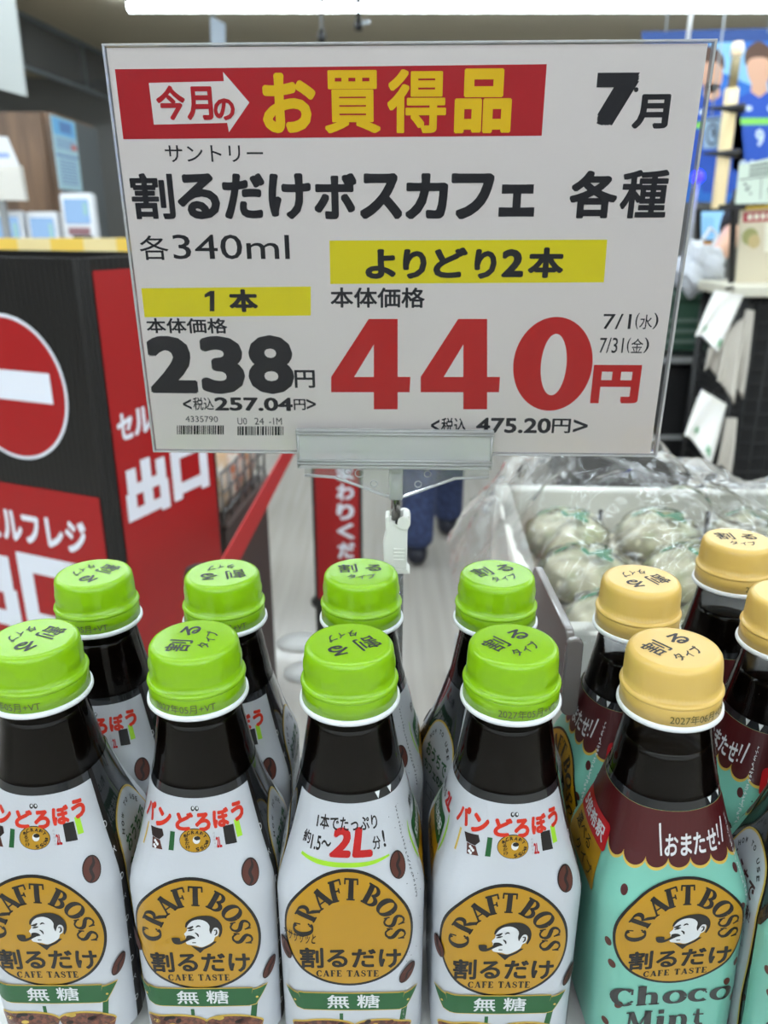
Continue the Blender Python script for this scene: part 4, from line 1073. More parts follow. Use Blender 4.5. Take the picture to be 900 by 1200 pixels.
mb.box(((fl + fr_) / 2, -.0105, (zlow + ftop - .02) / 2), (fr_ - fl - .018, .002, ftop - .02 - zlow))
a = Art(); xc = atY(405, 600, 2.138).x - fs0.x
zs_ = [atY(405, y, 2.138).z for y in (553, 575, 599, 622, 645)]
pit = (zs_[0] - zs_[4]) / 4
for i, c in enumerate('おまわりください'):
    z = zs_[0] - pit * (i - 1)
    a.text(c, (xc - pit * .42, z - pit * .42, xc + pit * .42, z + pit * .42), 1, 1, bold=.05)
a.build(mb.bm, lambda x, y, l: Vector((x, -.0118 - .0004 * l, y)))
mb.build('sign_panel', [pR_, pW_], fsg)
mb = MB()
for px, py in ((352, 752), (362, 787)):
    c_ = atZ(px, py, .004); mb.lathe([(0, 0), (.075, 0), (.075, .006), (.02, .012), (0, .012)], 32, Matrix.Translation((c_.x - fs0.x, c_.y - 2.15, 0)) @ Matrix.Scale(.8, 4, Vector((0, 1, 0))))
mb.box((0, -.06, .006), (.05, .26, .012), bev=.003)
mb.build('base_foot', mat('foot_grey', (196, 196, 194), .4), fsg)
# =================================================================== PEOPLE
def skin(name, joints, edges, m, parent, sub=2, root=0):
    me = bpy.data.meshes.new(name)
    me.from_pydata([j[:3] for j in joints], edges, [])
    o = bpy.data.objects.new(name, me); COL.objects.link(o)
    md = o.modifiers.new('s', 'SKIN'); md.use_smooth_shade = True
    sv = me.skin_vertices[0].data
    for i, j in enumerate(joints):
        r = j[3] if isinstance(j[3], tuple) else (j[3], j[3])
        sv[i].radius = r; sv[i].use_root = (i == root)
    s_ = o.modifiers.new('u', 'SUBSURF'); s_.levels = sub; s_.render_levels = sub
    dg = bpy.context.evaluated_depsgraph_get()
    m2 = bpy.data.meshes.new_from_object(o.evaluated_get(dg))
    bpy.data.objects.remove(o)
    m2.name = name; m2.materials.clear(); m2.materials.append(m)
    for p in m2.polygons: p.use_smooth = True
    o = bpy.data.objects.new(name, m2); return link(o, parent)
skin_m = mat('skin_tone', (206, 160, 132), .5, sss=.1)
jean_m = mat('jeans_blue', (38, 48, 80), .8, noise=((60, 60, 60), (58, 72, 112), .4, .7)); shoe_m = mat('shoe_navy', (26, 28, 42), .5)
shirt_m = mat('shirt_grey', (120, 122, 128), .85); hair_m = mat('hair_black', (26, 22, 20), .5)
nearf, farf = atZ(488, 655, .02), atZ(524, 621, .02)
hipx, hipy = (nearf.x + farf.x) / 2, (nearf.y + farf.y) / 2 + .02
pr = empty('person', Vector((hipx, hipy, 0)), 'person in blue jeans and dark shoes walking behind the price sign', 'person')
def body_joints(dx1, dy1, dx2, dy2):
    return [(0, 0, .90, (.115, .085)), (0, 0, 1.08, (.100, .072)), (0, -.0, 1.28, (.118, .080)), (0, 0, 1.39, (.075, .06)), (0, -.01, 1.46, .050), (0, -.02, 1.555, (.074, .090)), (0, -.02, 1.655, (.066, .078)),
            (-.09, 0, .82, .085), (dx1 * .8, dy1 * .45, .47, .058), (dx1, dy1, .09, .040), (dx1 * 1.05, dy1 + .13, .035, .036),
            (.09, 0, .82, .085), (dx2 * .8, dy2 * .45, .47, .058), (dx2, dy2, .09, .040), (dx2 * 1.05, dy2 + .13, .035, .036),
            (-.17, 0, 1.36, .045), (-.235, .0, 1.10, .040), (-.22, .10, .88, .032), (-.215, .13, .80, (.02, .035)),
            (.17, 0, 1.36, .045), (.235, .0, 1.10, .040), (.22, .10, .88, .032), (.215, .13, .80, (.02, .035))]
BE_ = [(0, 1), (1, 2), (2, 3), (3, 4), (4, 5), (5, 6), (0, 7), (7, 8), (8, 9), (9, 10), (0, 11), (11, 12), (12, 13), (13, 14), (3, 15), (15, 16), (16, 17), (17, 18), (3, 19), (19, 20), (20, 21), (21, 22)]
d1x, d1y, d2x, d2y = nearf.x - hipx, nearf.y - hipy, farf.x - hipx, farf.y - hipy
bj = body_joints(d1x, d1y, d2x, d2y)
skin('body', bj, BE_, skin_m, pr)
g_ = lambda j, k: (j[0], j[1], j[2], tuple(x + k for x in j[3]) if isinstance(j[3], tuple) else j[3] + k)
legs = [(0, 0, .90, (.150, .118)), (0, 0, .99, (.140, .112)), g_(bj[7], .022), (d1x * .8, d1y * .45, .47, .078), (d1x, d1y, .12, .070), (d1x, d1y, .07, .070), g_(bj[11], .022), (d2x * .8, d2y * .45, .47, .078), (d2x, d2y, .12, .070), (d2x, d2y, .07, .070)]
skin('jeans', legs, [(0, 1), (0, 2), (2, 3), (3, 4), (4, 5), (0, 6), (6, 7), (7, 8), (8, 9)], jean_m, pr)
top_ = [(0, 0, .90, (.172, .138)), (0, 0, 1.08, (.158, .125)), (0, 0, 1.28, (.168, .122)), (0, -.005, 1.41, (.100, .085)), (-.17, 0, 1.36, .078), (-.228, 0, 1.15, .068), (.17, 0, 1.36, .078), (.228, 0, 1.15, .068)]
skin('shirt', top_, [(0, 1), (1, 2), (2, 3), (3, 4), (4, 5), (3, 6), (6, 7)], shirt_m, pr)
for dx, dy in ((d1x, d1y), (d2x, d2y)):
    skin('shoe', [(dx, dy - .06, .045, .042), (dx, dy + .02, .05, .050), (dx * 1.04, dy + .15, .038, (.046, .034)), (dx * 1.05, dy + .20, .032, .028)], [(0, 1), (1, 2), (2, 3)], shoe_m, pr)
skin('hair', [(0, -.045, 1.535, (.070, .060)), (0, -.035, 1.635, (.080, .080)), (0, -.02, 1.695, (.066, .072))], [(0, 1), (1, 2)], hair_m, pr)
def face_parts(pr, fx, fy, z, sgn, yy):
    for sx in (-1, 1):
        mb = MB(); mb.lathe([(0, .008), (.009, .006), (.0105, 0), (.009, -.006), (0, -.008)], 16, Matrix.Translation((fx + sx * .030, fy + sgn * yy, z)), smooth=True); mb.build('eye', hair_m, pr)
        mb = MB(); mb.tube([(fx + sx * .078, fy, z + .03), (fx + sx * .088, fy - sgn * .012, z + .01), (fx + sx * .080, fy, z - .03)], [.008, .012, .007], 10); mb.build('ear', skin_m, pr)
    mb = MB(); mb.tube([(fx, fy + sgn * (yy - .002), z + .01), (fx, fy + sgn * (yy + .016), z - .03), (fx, fy + sgn * (yy - .004), z - .042)], [.006, .012, .008], 12); mb.build('nose', skin_m, pr)
    mb = MB(); mb.tube([(fx - .024, fy + sgn * (yy - .006), z - .064), (fx, fy + sgn * yy, z - .066), (fx + .024, fy + sgn * (yy - .006), z - .064)], [.003, .006, .003], 10); mb.build('mouth', mat('lip', (160, 86, 80), .5), pr)
face_parts(pr, 0, -.02, 1.59, 1, .088)
# clerk at the right-hand register, only the left arm reaches into view
cs_ = atY(884, 232, 2.75)
cl = empty('person', Vector((cs_.x + .36, 3.26, 0)), 'clerk in a black short-sleeved top reaching an arm over the register', 'person')
sh_ = Vector((-.175, 0, cs_.z)) ; el = atY(847, 283, 2.72) - cl.location; wr = atY(838, 300, 2.62) - cl.location; el = atY(856, 280, 3.08) - cl.location
wr = atY(834, 308, 2.86) - cl.location
cj = [(0, 0, .88, (.115, .085)), (0, 0, 1.06, (.10, .075)), (0, 0, 1.24, (.115, .08)), (0, 0, 1.36, (.07, .058)), (0, -.01, 1.43, .05), (0, -.03, 1.54, (.072, .088)), (0, -.03, 1.64, (.064, .076)),
      (-.09, 0, .80, .08), (-.10, -.01, .46, .055), (-.10, 0, .09, .04), (-.105, -.13, .035, .036), (.09, 0, .80, .08), (.10, -.01, .46, .055), (.10, 0, .09, .04), (.105, -.13, .035, .036),
      (-.17, 0, 1.33, .044), (el.x, el.y, el.z, .043), (wr.x, wr.y, wr.z, .030), (.17, 0, 1.33, .044), (.23, -.04, 1.07, .042), (.18, -.24, 1.02, .030), (.16, -.30, 1.02, (.02, .034))]
skin('body', cj, [(0, 1), (1, 2), (2, 3), (3, 4), (4, 5), (5, 6), (0, 7), (7, 8), (8, 9), (9, 10), (0, 11), (11, 12), (12, 13), (13, 14), (3, 15), (15, 16), (16, 17), (3, 18), (18, 19), (19, 20), (20, 21)], skin_m, cl)
hd = (wr - el).normalized(); hs = hd.cross(UP).normalized(); hu = hs.cross(hd)
jj = [(wr.x, wr.y, wr.z, .026)]; ee = []
palm = wr + hd * .055; jj.append((palm.x, palm.y, palm.z, (.030, .018))); ee.append((0, 1))
for k, (sp_, ln) in enumerate(((-.030, .060), (-.010, .072), (.010, .068), (.028, .054))):
    b_ = palm + hs * sp_ + hd * .022; m_ = b_ + hd * ln * .5 - hu * .012; e_ = m_ + hd * ln * .25 - hu * .030
    i0 = len(jj); jj += [(b_.x, b_.y, b_.z, .0095), (m_.x, m_.y, m_.z, .0085), (e_.x, e_.y, e_.z, .0075)]; ee += [(1, i0), (i0, i0 + 1), (i0 + 1, i0 + 2)]
b_ = wr + hd * .03 - hs * .03; e_ = b_ + hd * .04 - hs * .02 - hu * .02
i0 = len(jj); jj += [(b_.x, b_.y, b_.z, .012), (e_.x, e_.y, e_.z, .009)]; ee += [(0, i0), (i0, i0 + 1)]
skin('hand', jj, ee, skin_m, cl)
blk_m = mat('clerk_black_cloth', (20, 19, 22), .85)
sl = (sh_ * 0 + Vector((-.17, 0, 1.33))); se = Vector((el.x, el.y, el.z)); mid = sl.lerp(se, .97)
skin('shirt', [(0, 0, .86, (.172, .138)), (0, 0, 1.06, (.155, .125)), (0, 0, 1.24, (.165, .12)), (0, 0, 1.36, (.105, .09)), (sl.x, sl.y, sl.z, .075), (mid.x, mid.y, mid.z, .056), (.17, 0, 1.33, .072), (.215, -.03, 1.14, .060)], [(0, 1), (1, 2), (2, 3), (3, 4), (4, 5), (3, 6), (6, 7)], blk_m, cl)
skin('trousers', [(0, 0, .90, (.15, .12)), (0, 0, .84, (.14, .115)), (-.09, 0, .78, .1), (-.10, -.01, .46, .075), (-.10, 0, .07, .065), (.09, 0, .78, .1), (.10, -.01, .46, .075), (.10, 0, .07, .065)], [(0, 1), (1, 2), (2, 3), (3, 4), (1, 5), (5, 6), (6, 7)], blk_m, cl)
for s_ in (-1, 1): skin('shoe', [(s_ * .10, .05, .045, .042), (s_ * .10, -.04, .05, .048), (s_ * .105, -.17, .035, .034)], [(0, 1), (1, 2)], BLACK, cl)
skin('hair', [(0, .01, 1.53, (.070, .060)), (0, -.0, 1.62, (.080, .080)), (0, -.02, 1.68, (.064, .072))], [(0, 1), (1, 2)], hair_m, cl)
face_parts(cl, 0, -.03, 1.57, -1, .088)
# =================================================================== REGISTER SIDE (right)
rk = atY(862, 345, 2.35)
rack = empty('bag_rack', Vector((rk.x + .17, 2.45, 0)), 'black wire rack with a pale counter top and hanging white bags', 'rack')
RX = .17; rz_ = rk.z
bw_m = mat('rack_black', (20, 20, 22), .5)
mb = MB(); mb.box((.10, .00, rz_ + .012), (.60, .32, .03), bev=.004); mb.build('counter_top', mat('counter_cream', (206, 202, 186), .5), rack)
mb = MB()
for x_ in (-.16, .38):
    for y_ in (-.14, .14): mb.tube([(x_, y_, 0), (x_, y_, rz_ - .004)], .014, 10)
mb.build('frame_post', bw_m, rack)
mb = MB()
for z in [rz_ - .03 - k * .045 for k in range(20)]:
    if z < .05: break
    mb.tube([(-.16, -.14, z), (.38, -.14, z)], .0028, 6); mb.tube([(-.16, -.14, z), (-.16, .14, z)], .0028, 6)
for k in range(13): mb.tube([(-.16 + .045 * k, -.14, .05), (-.16 + .045 * k, -.14, rz_ - .005)], .0028, 6)
for k in range(10): mb.tube([(-.16, -.14 + .0311 * k, .05), (-.16, -.14 + .0311 * k, rz_ - .005)], .0028, 6)
mb.build('wire_grid', bw_m, rack)
mb = MB(); mb.box((.11, .02, rz_ / 2), (.50, .20, rz_ - .03), bev=.004); mb.build('cabinet_back', mat('rack_dark', (15, 15, 17), .6), rack)
mb = MB(); mb.box((.0, -.172, rz_ + .012), (.10, .003, .014)); mb.build('red_tab', mat('tab_red', (190, 40, 44), .5), rack)
bagw_m = mat('bag_white_film', (236, 234, 230), .45, sss=.15, bump=((24, 24, 24), .35, .01)); bagg_m = mat('bag_grey_film', (196, 190, 180), .5, bump=((24, 24, 24), .35, .01)); leaf_m = mat('bag_leaf_green', (88, 160, 110), .5)
def hanging_bag(pts, Y, dy, m, label, leaves, nm='plastic_bag', grp=None):
    """pts: four picture corners (tl, tr, br, bl) measured on the plane y=Y; the hem swings dy towards us"""
    tl, tr, br, bl = [atY(px, py, Y) for px, py in pts]
    c0 = (tl + tr) / 2
    root = empty(nm, c0, label, 'plastic bag', group=grp)
    fn = lambda u, v, o=0.0: (tl.lerp(tr, u).lerp(bl.lerp(br, u), v)) - c0 + Vector((0, -dy * v ** 1.5 - o - .012 * math.sin(u * 8 + v * 2) * v, .012 * math.sin(u * 5) * v))
    mb = MB(); bm = mb.bm; n = 16
    for o in (.012, -.012):
        g = [[bm.verts.new(fn(i / n, j / n, o * (math.sin(math.pi * i / n)) ** .5 if 0 < i < n else 0)) for i in range(n + 1)] for j in range(n + 1)]
        for j in range(n):
            for i in range(n):
                f = bm.faces.new((g[j][i], g[j + 1][i], g[j + 1][i + 1], g[j][i + 1])); f.smooth = True
    bmesh.ops.remove_doubles(bm, verts=bm.verts, dist=1e-5); bmesh.ops.recalc_face_normals(bm, faces=bm.faces)
    mb.build('bag_body', m, root)
    if leaves:
        mb = MB(); a = Art(.03)
        for u, v, r_ in leaves:
            for k in range(5): a.ell(u + .045 * math.cos(k * 1.3), v + .05 * math.sin(k * 1.3), .045, .018, 0, 1, 12, k * 1.3)
        a.build(mb.bm, lambda x, y, l: fn(min(max(x, .01), .99), min(max(y, .01), .99), .0145)); mb.build('leaf_print', leaf_m, root)
    return root
RY = 2.24
hanging_bag([(838, 340), (872, 346), (838, 408), (808, 392)], RY, .03, bagw_m, 'white plastic bag with green leaves hanging from the top of the black rack', [(.25, .84, 0), (.78, .86, 0)])
hanging_bag([(822, 456), (852, 474), (830, 541), (796, 506)], RY, .03, bagw_m, 'white plastic bag with green leaves hanging lower down the black rack', [(.3, .78, 0), (.7, .86, 0)])
hanging_bag([(846, 395), (872, 372), (862, 470), (838, 446)], RY + .015, .0, bagg_m, 'greyish folded bag hanging behind the upper white bag', None)
hanging_bag([(874, 362), (884, 364), (872, 464), (852, 446)], RY + .05, .0, bagg_m, 'narrow greyish bag hanging at the right of the upper white bag', None)
hanging_bag([(830, 408), (848, 404), (842, 436), (824, 434)], RY + .05, .0, bagg_m, 'short greyish bag end peeking out below the upper white bag', None)
hanging_bag([(850, 490), (864, 490), (858, 552), (838, 548)], RY + .025, .0, bagg_m, 'greyish bag hanging right behind the lower white bag', None)
hook = rack
for px, py in ((855, 341), (838, 464), (862, 372), (879, 363), (840, 405), (857, 490)):
    q = atY(px, py, RY) - rack.location; mb = MB(); mb.tube([q + Vector((.0, .02, .004)), q + Vector((.03, .06, .004)), Vector((-.15, -.10, q.z + .004))], .004, 8)
    mb.build('bag_hook', bw_m, rack)
# paper notices on the counter
ns = empty('notice_stand', Vector((atY(885, 320, 2.40).x, 2.40, rz_ + .028)), 'pale green notice sheet on a black pole at the right edge', 'notice')
def panel(nm, pts, Y, m, parent, th=.006, arts=None):
    q = [atY(px, py, Y) for px, py in pts]; mb = MB(); bm = mb.bm
    c_ = parent.location
    f_ = [bm.verts.new(p - c_) for p in q]; b_ = [bm.verts.new(p - c_ + Vector((0, th, 0))) for p in q]
    bm.faces.new(f_[::-1]); bm.faces.new(b_)
    for i in range(4): bm.faces.new((f_[i], f_[(i + 1) % 4], b_[(i + 1) % 4], b_[i]))
    bmesh.ops.recalc_face_normals(bm, faces=bm.faces)
    ms = [m]
    if arts:
        a, ms2 = arts; ms += ms2
        H_ = [q[3] - c_, q[2] - c_, q[1] - c_, q[0] - c_]     # bl, br, tr, tl
        a.build(bm, lambda u, v, l: H_[0].lerp(H_[1], u).lerp(H_[3].lerp(H_[2], u), v) + Vector((0, -.0005 - .0004 * l, 0)))
    return mb.build(nm, ms, parent)
a = Art()
for k, y_ in enumerate((.90, .80, .70)): a.rect(.2, y_ - .025, .95 - .1 * (k == 1), y_ + .02, 1, 1)
a.rect(.02, .60, 1, .625, 1, 1); a.rect(.44, .1, .455, .58, 1, 1)
for u0 in (.12, .56):
    for k in range(6): a.ell(u0 + .15 * random.random(), .2 + .3 * random.random(), .035, .02, 1, 1, 10, random.random() * 3)
panel('notice_sheet', [(867, 193), (926, 180), (926, 238), (862, 239)], 2.40, mat('notice_green', (206, 220, 206), .5), ns, arts=(a, [mat('notice_ink', (84, 92, 92), .6)]))
mb = MB(); mb.tube([atY(857, 331, 2.42) - ns.location, atY(860, 240, 2.42) - ns.location, atY(864, 222, 2.42) - ns.location], .009, 10); mb.box(atY(858, 243, 2.42) - ns.location, (.07, .02, .014)); mb.build('pole', BLACK, ns)
pb = empty('poster_board', Vector((atY(885, 330, 2.44).x, 2.44, rz_ + .028)), 'cream poster board with red heading standing on the cream counter', 'poster')
a = Art()
a.rect(.06, .80, 1, .93, 1, 1); [a.rect(.15 + .13 * k, .83, .24 + .13 * k, .90, 2, 2) for k in range(6)]; a.rect(0, .95, 1, 1, 3, 1); a.rect(.8, .66, 1, .78, 3, 1)
a.ell(.22, .62, .16, .11, 4, 1, 20); a.ell(.3, .56, .12, .09, 5, 2, 16); a.rect(.5, .42, .72, .78, 2, 1)
panel('board', [(868, 242), (926, 238), (926, 334), (862, 335)], 2.44, mat('board_cream', (206, 196, 172), .6), pb, arts=(a, [mat('board_red', (172, 62, 70), .5), mat('board_pale', (226, 222, 204), .5), mat('board_yellow', (214, 176, 70), .5), mat('board_olive', (150, 150, 96), .6), mat('board_tan', (188, 168, 120), .6)]))
# white carrier bag in the clerk's hand
wb = empty('carrier_bag', atY(821, 314, 2.62), 'crumpled white carrier bag in the hand of the clerk', 'plastic bag')
t = bmesh.new(); bmesh.ops.create_icosphere(t, subdivisions=4, radius=1)
for v in t.verts:
    n = .16 * math.sin(v.co.x * 5 + v.co.z * 4) + .12 * math.sin(v.co.y * 9 - v.co.x * 6) + .08 * math.sin(v.co.z * 15 + v.co.x * 11)
    v.co = Vector((v.co.x * .075 * (1 + n), v.co.y * .06 * (1 + n), v.co.z * .075 * (1 + n)))
for f in t.faces: f.smooth = True
mb = MB(); mb.merge(t); mb.build('bag_body', mat('carrier_white', (206, 210, 218), .35, bump=((40, 40, 40), .6, .01)), wb)
mb = MB(); mb.tube([(.03, .02, .05), (.06, .05, .10), (.03, .04, .12), (-.01, .02, .06)], .006, 8); mb.build('handle', mat('carrier_handle', (220, 222, 226), .4), wb)
# register screen
mo = empty('register_monitor', atY(842, 300, 3.8), 'register monitor with a light blue screen beside the clerk', 'monitor')
a = Art(); a.rect(.06, .06, .96, .92, 1, 1); a.rect(.1, .12, .36, .75, 2, 2)
for k in range(6): a.rect(.12, .18 + .1 * k, .34, .22 + .1 * k, 1, 3)
scr_m = mat('screen_blue', (60, 90, 120), .2, emit=(150, 205, 245), es=.8); scr2 = mat('screen_blue_dark', (60, 90, 120), .2, emit=(120, 170, 220), es=.8)
panel('screen', [(819, 245), (866, 244), (866, 284), (819, 283)], 3.8, BLACK, mo, .04, (a, [scr_m, scr2]))
panel('price_strip', [(820, 283), (858, 284), (858, 293), (822, 294)], 3.78, mat('strip_orange', (226, 150, 50), .5), mo, .02)
mb = MB(); hs_ = mo.location.z - .9195; mb.box((0, .045, -hs_ / 2 + .08), (.05, .03, hs_ + .16), bev=.005); mb.box((0, .03, -hs_ + .006), (.16, .12, .012), bev=.003); mb.build('stand', BLACK, mo)
mc = mo.location
cnt = empty('register_counter', Vector((mc.x - .1, 3.95, 0)), 'grey register counter under the blue monitor', 'counter')
mb = MB(); mb.box((0, 0, .45), (1.1, .45, .86), bev=.01); mb.build('counter_body', mat('counter_dark', (58, 60, 62), .5), cnt)
mb = MB(); mb.box((0, -.01, .9), (1.14, .5, .035), bev=.006); mb.build('counter_top', mat('counter_grey', (160, 160, 158), .5), cnt)
# shopping basket and bagging table
bk = empty('shopping_basket', atY(812, 404, 2.86), 'dark green shopping basket left of the hanging bags', 'basket')
gm = mat('basket_green', (52, 82, 66), .5)
mb = MB(); mb.prism([(-.20, 0), (.20, 0), (.225, .19), (-.225, .19)], .012, frame(Vector((0, -.13, 0)), Vector((1, 0, 0)), UP)); mb.prism([(-.20, 0), (.20, 0), (.225, .19), (-.225, .19)], .012, frame(Vector((0, .15, 0)), Vector((1, 0, 0)), UP))
for sg in (-1, 1): mb.box((sg * .212, .01, .095), (.012, .29, .19))
mb.box((0, .01, .006), (.40, .28, .012)); mb.build('basket_body', gm, bk)
mb = MB(); mb.box((0, -.138, .182), (.46, .014, .022), bev=.004); mb.box((0, .158, .182), (.46, .014, .022), bev=.004); mb.build('rim', mat('basket_rim', (78, 104, 88), .4), bk)
mb = MB()
for z in (.03, .065, .10): mb.box((0, -.137, z), (.37, .004, .012))
mb.build('slot_rail', mat('basket_slot', (104, 122, 112), .5), bk)
mb = MB()
for sg in (-1, 1): mb.tube([(-.20, sg * .10, .19), (-.15, sg * .09, .206), (.15, sg * .09, .206), (.20, sg * .10, .19)], .006, 8)
mb.build('handle', mat('handle_dark', (36, 38, 38), .4), bk)
bt_ = empty('bagging_table', Vector((bk.location.x - .02, 2.86, 0)), 'black bagging table with pale edge strips under the green basket', 'table')
btz = bk.location.z - .002
mb = MB(); mb.box((-.16, 0, btz - .02), (.50, .40, .036), bev=.004); mb.build('tabletop', mat('table_black', (30, 30, 32), .35), bt_)
mb = MB(); mb.box((-.16, .02, (btz - .05) / 2 + .005), (.46, .34, btz - .06), bev=.004); mb.build('body', mat('table_body', (24, 24, 26), .5), bt_)
sp_m = mat('strip_pale', (150, 152, 152), .4)
mb = MB(); mb.box((-.16, -.204, btz - .02), (.50, .006, .02)); mb.build('edge_strip', sp_m, bt_)
mb = MB(); mb.box((-.16, -.154, btz - .30), (.46, .006, .018)); mb.build('side_strip', sp_m, bt_)
mb = MB(); mb.tube([(-.37, -.16, btz - .34), (-.16, -.16, btz - .42), (.06, -.16, btz - .50)], .009, 8); mb.build('cross_bar', sp_m, bt_)
# =================================================================== RIGHT-HAND BANNER
ban = empty('team_banner', atY(830, 240, 6.0), 'large blue banner with players in blue jerseys at the upper right', 'banner')
a = Art()
BLU, LB, SK, HR, JY, GRN, WT, CRM, DB = 1, 2, 3, 4, 5, 6, 7, 8, 9
for k in range(22):
    t0 = k * 2 * math.pi / 22
    a.poly([(.62, .62), (.62 + 1.2 * math.cos(t0), .62 + 1.2 * math.sin(t0)), (.62 + 1.2 * math.cos(t0 + .14), .62 + 1.2 * math.sin(t0 + .14))][0:3], LB, 1)
it = []
for verts, faces, m, l, s_ in a.items: it.append(([(min(max(x, .30), .999), min(max(y, .30), .93)) for x, y in verts], faces, m, l, s_))
a.items = it
a.rect(0, .93, 1, 1, DB, 2)
def player(cx_, top_, num):
    a.ell(cx_, top_ - .125, .058, .125, SK, 3, 24); a.poly([(cx_ - .034, top_ - .20), (cx_ + .034, top_ - .20), (cx_ + .045, top_ - .30), (cx_ - .045, top_ - .30)], SK, 3)
    a.poly(catmull([(cx_ - .064, top_ - .12), (cx_ - .062, top_ - .04), (cx_, top_ + .012), (cx_ + .062, top_ - .04), (cx_ + .064, top_ - .12), (cx_ + .042, top_ - .085), (cx_, top_ - .075), (cx_ - .042, top_ - .085)], 3, True), HR, 4)
    a.poly([(cx_ - .042, top_ - .265), (cx_, top_ - .30), (cx_ + .042, top_ - .265), (cx_ + .135, top_ - .32), (cx_ + .15, top_ - .72), (cx_ + .10, top_ - .74), (cx_ + .09, top_ - .84), (cx_ - .09, top_ - .84), (cx_ - .10, top_ - .74), (cx_ - .15, top_ - .72), (cx_ - .135, top_ - .32)], JY, 4)
    a.poly([(cx_ - .098, top_ - .415), (cx_ + .098, top_ - .415), (cx_ + .096, top_ - .455), (cx_ - .096, top_ - .455)], GRN, 5)
    if num: a.text(num, (cx_ - .022, top_ - .58, cx_ + .022, top_ - .48), WT, 5, bold=.04)
    a.ell(cx_ - .055, top_ - .36, .02, .016, WT, 5, 12); a.ell(cx_ + .06, top_ - .36, .022, .020, WT, 5, 12)
player(.30, .90, ''); player(.53, .92, '9'); player(.80, .92, '')
a.text('OS', (.415, .16, .50, .26), WT, 6, bold=.02); a.text('MI', (.41, .08, .48, .14), WT, 6, bold=.02); a.text('HAN', (.40, .02, .47, .06), WT, 6, bold=.01); a.text('U', (.285, .09, .315, .17), WT, 6, bold=.01)
o = panel('banner_sheet', [(752, 37), (1010, 30), (990, 240), (780, 236)], 6.0, mat('banner_blue', (34, 104, 190), .6), ban, .01,
      (a, [mat('banner_blue', (34, 104, 190), .6), mat('banner_light', (130, 184, 224), .6), skin_m, mat('banner_hair', (88, 62, 48), .7), mat('banner_jersey', (30, 78, 176), .6), mat('banner_green', (130, 206, 90), .6), mat('banner_white', (200, 216, 236), .6), mat('banner_cream', (240, 220, 170), .6), mat('banner_dark', (28, 66, 130), .6)]))
for px in (780, 900, 985):
    q = atY(px, 38, 6.0) - ban.location; mb = MB(); mb.tube([q, Vector((q.x, q.y, RZ - ban.location.z))], .006, 6)
    mb.build('hanging_cord', mat('cord_grey', (170, 176, 180), .5), ban)
nt_ = empty('small_notice', atY(835, 175, 5.6), 'small grey notice with a round emblem left of the cream pole', 'notice')
a = Art(); a.ell(.5, .45, .36, .36, 1, 1, 28); a.ell(.52, .45, .28, .28, 0, 2, 28); a.ell(.6, .5, .12, .18, 1, 3, 14, .5); a.rect(.1, .88, .9, .95, 1, 1)
panel('notice_card', [(826, 138), (845, 136), (843, 174), (824, 174)], 5.6, mat('notice_grey', (150, 176, 204), .6), nt_, .006, (a, [mat('notice_dark', (64, 74, 88), .6)]))
mb = MB(); q = atY(834, 136, 5.6) - nt_.location; mb.tube([q, Vector((q.x, q.y, RZ - nt_.location.z))], .005, 6); mb.build('hanging_cord', MATS['cord_grey'], nt_)
pl = empty('cream_pole', Vector((atY(846, 238, 5.5).x, 5.5, 0)), 'cream upright pole with a rounded head in front of the blue banner', 'pole')
q0 = atY(842, 236, 5.5) - pl.location; q1 = atY(858, 104, 5.5) - pl.location; q2 = atY(864, 58, 5.5) - pl.location
mb = MB(); mb.tube([Vector((q0.x, 0, 0)), q0, q1], .042, 16); mb.build('lower_tube', mat('pole_cream', (246, 222, 172), .45), pl)
mb = MB(); mb.tube([q1, q2], .028, 16); mb.build('upper_tube', mat('pole_brass', (150, 136, 100), .4), pl)
mb = MB(); mb.lathe([(0, .045), (.03, .04), (.038, .015), (.037, -.02), (.03, -.04), (0, -.045)], 24, Matrix.Translation(q2)); mb.build('head', mat('pole_head', (250, 226, 190), .4), pl)
mb = MB()
for py in (127, 180):
    q = atY(853 - (py - 127) * .1, py, 5.43) - pl.location; mb.tube([q - Vector((.13, 0, 0)), q, q + Vector((.10, 0, 0))], [.006, .02, .03], 8)
mb.build('bracket', BLACK, pl)
pb0 = Vector((q0.x, 0, 0))
mb = MB(); mb.lathe([(0, 0), (.15, 0), (.15, .02), (.06, .03), (0, .03)], 24, Matrix.Translation(pb0)); mb.build('base', MATS['pole_brass'], pl)
led = empty('blue_indicator', atY(818, 207, 3.35), 'small glowing blue indicator lamp at the right edge of the price sign', 'indicator lamp')
mb = MB(); mb.lathe([(0, .022), (.014, .018), (.022, .006), (.022, -.008), (0, -.010)], 20, Matrix.Rotation(math.radians(90), 4, 'X')); mb.build('lamp', mat('led_blue', (10, 10, 250), .4, emit=(14, 10, 255), es=24.0), led)
mb = MB(); mb.tube([(0, .012, 0), (0, .012, -led.location.z)], .012, 10); mb.lathe([(0, 0), (.09, 0), (.09, .012), (.02, .02), (0, .02)], 24, Matrix.Translation((0, .012, -led.location.z))); mb.build('post', MATS['strip_pale'], led)
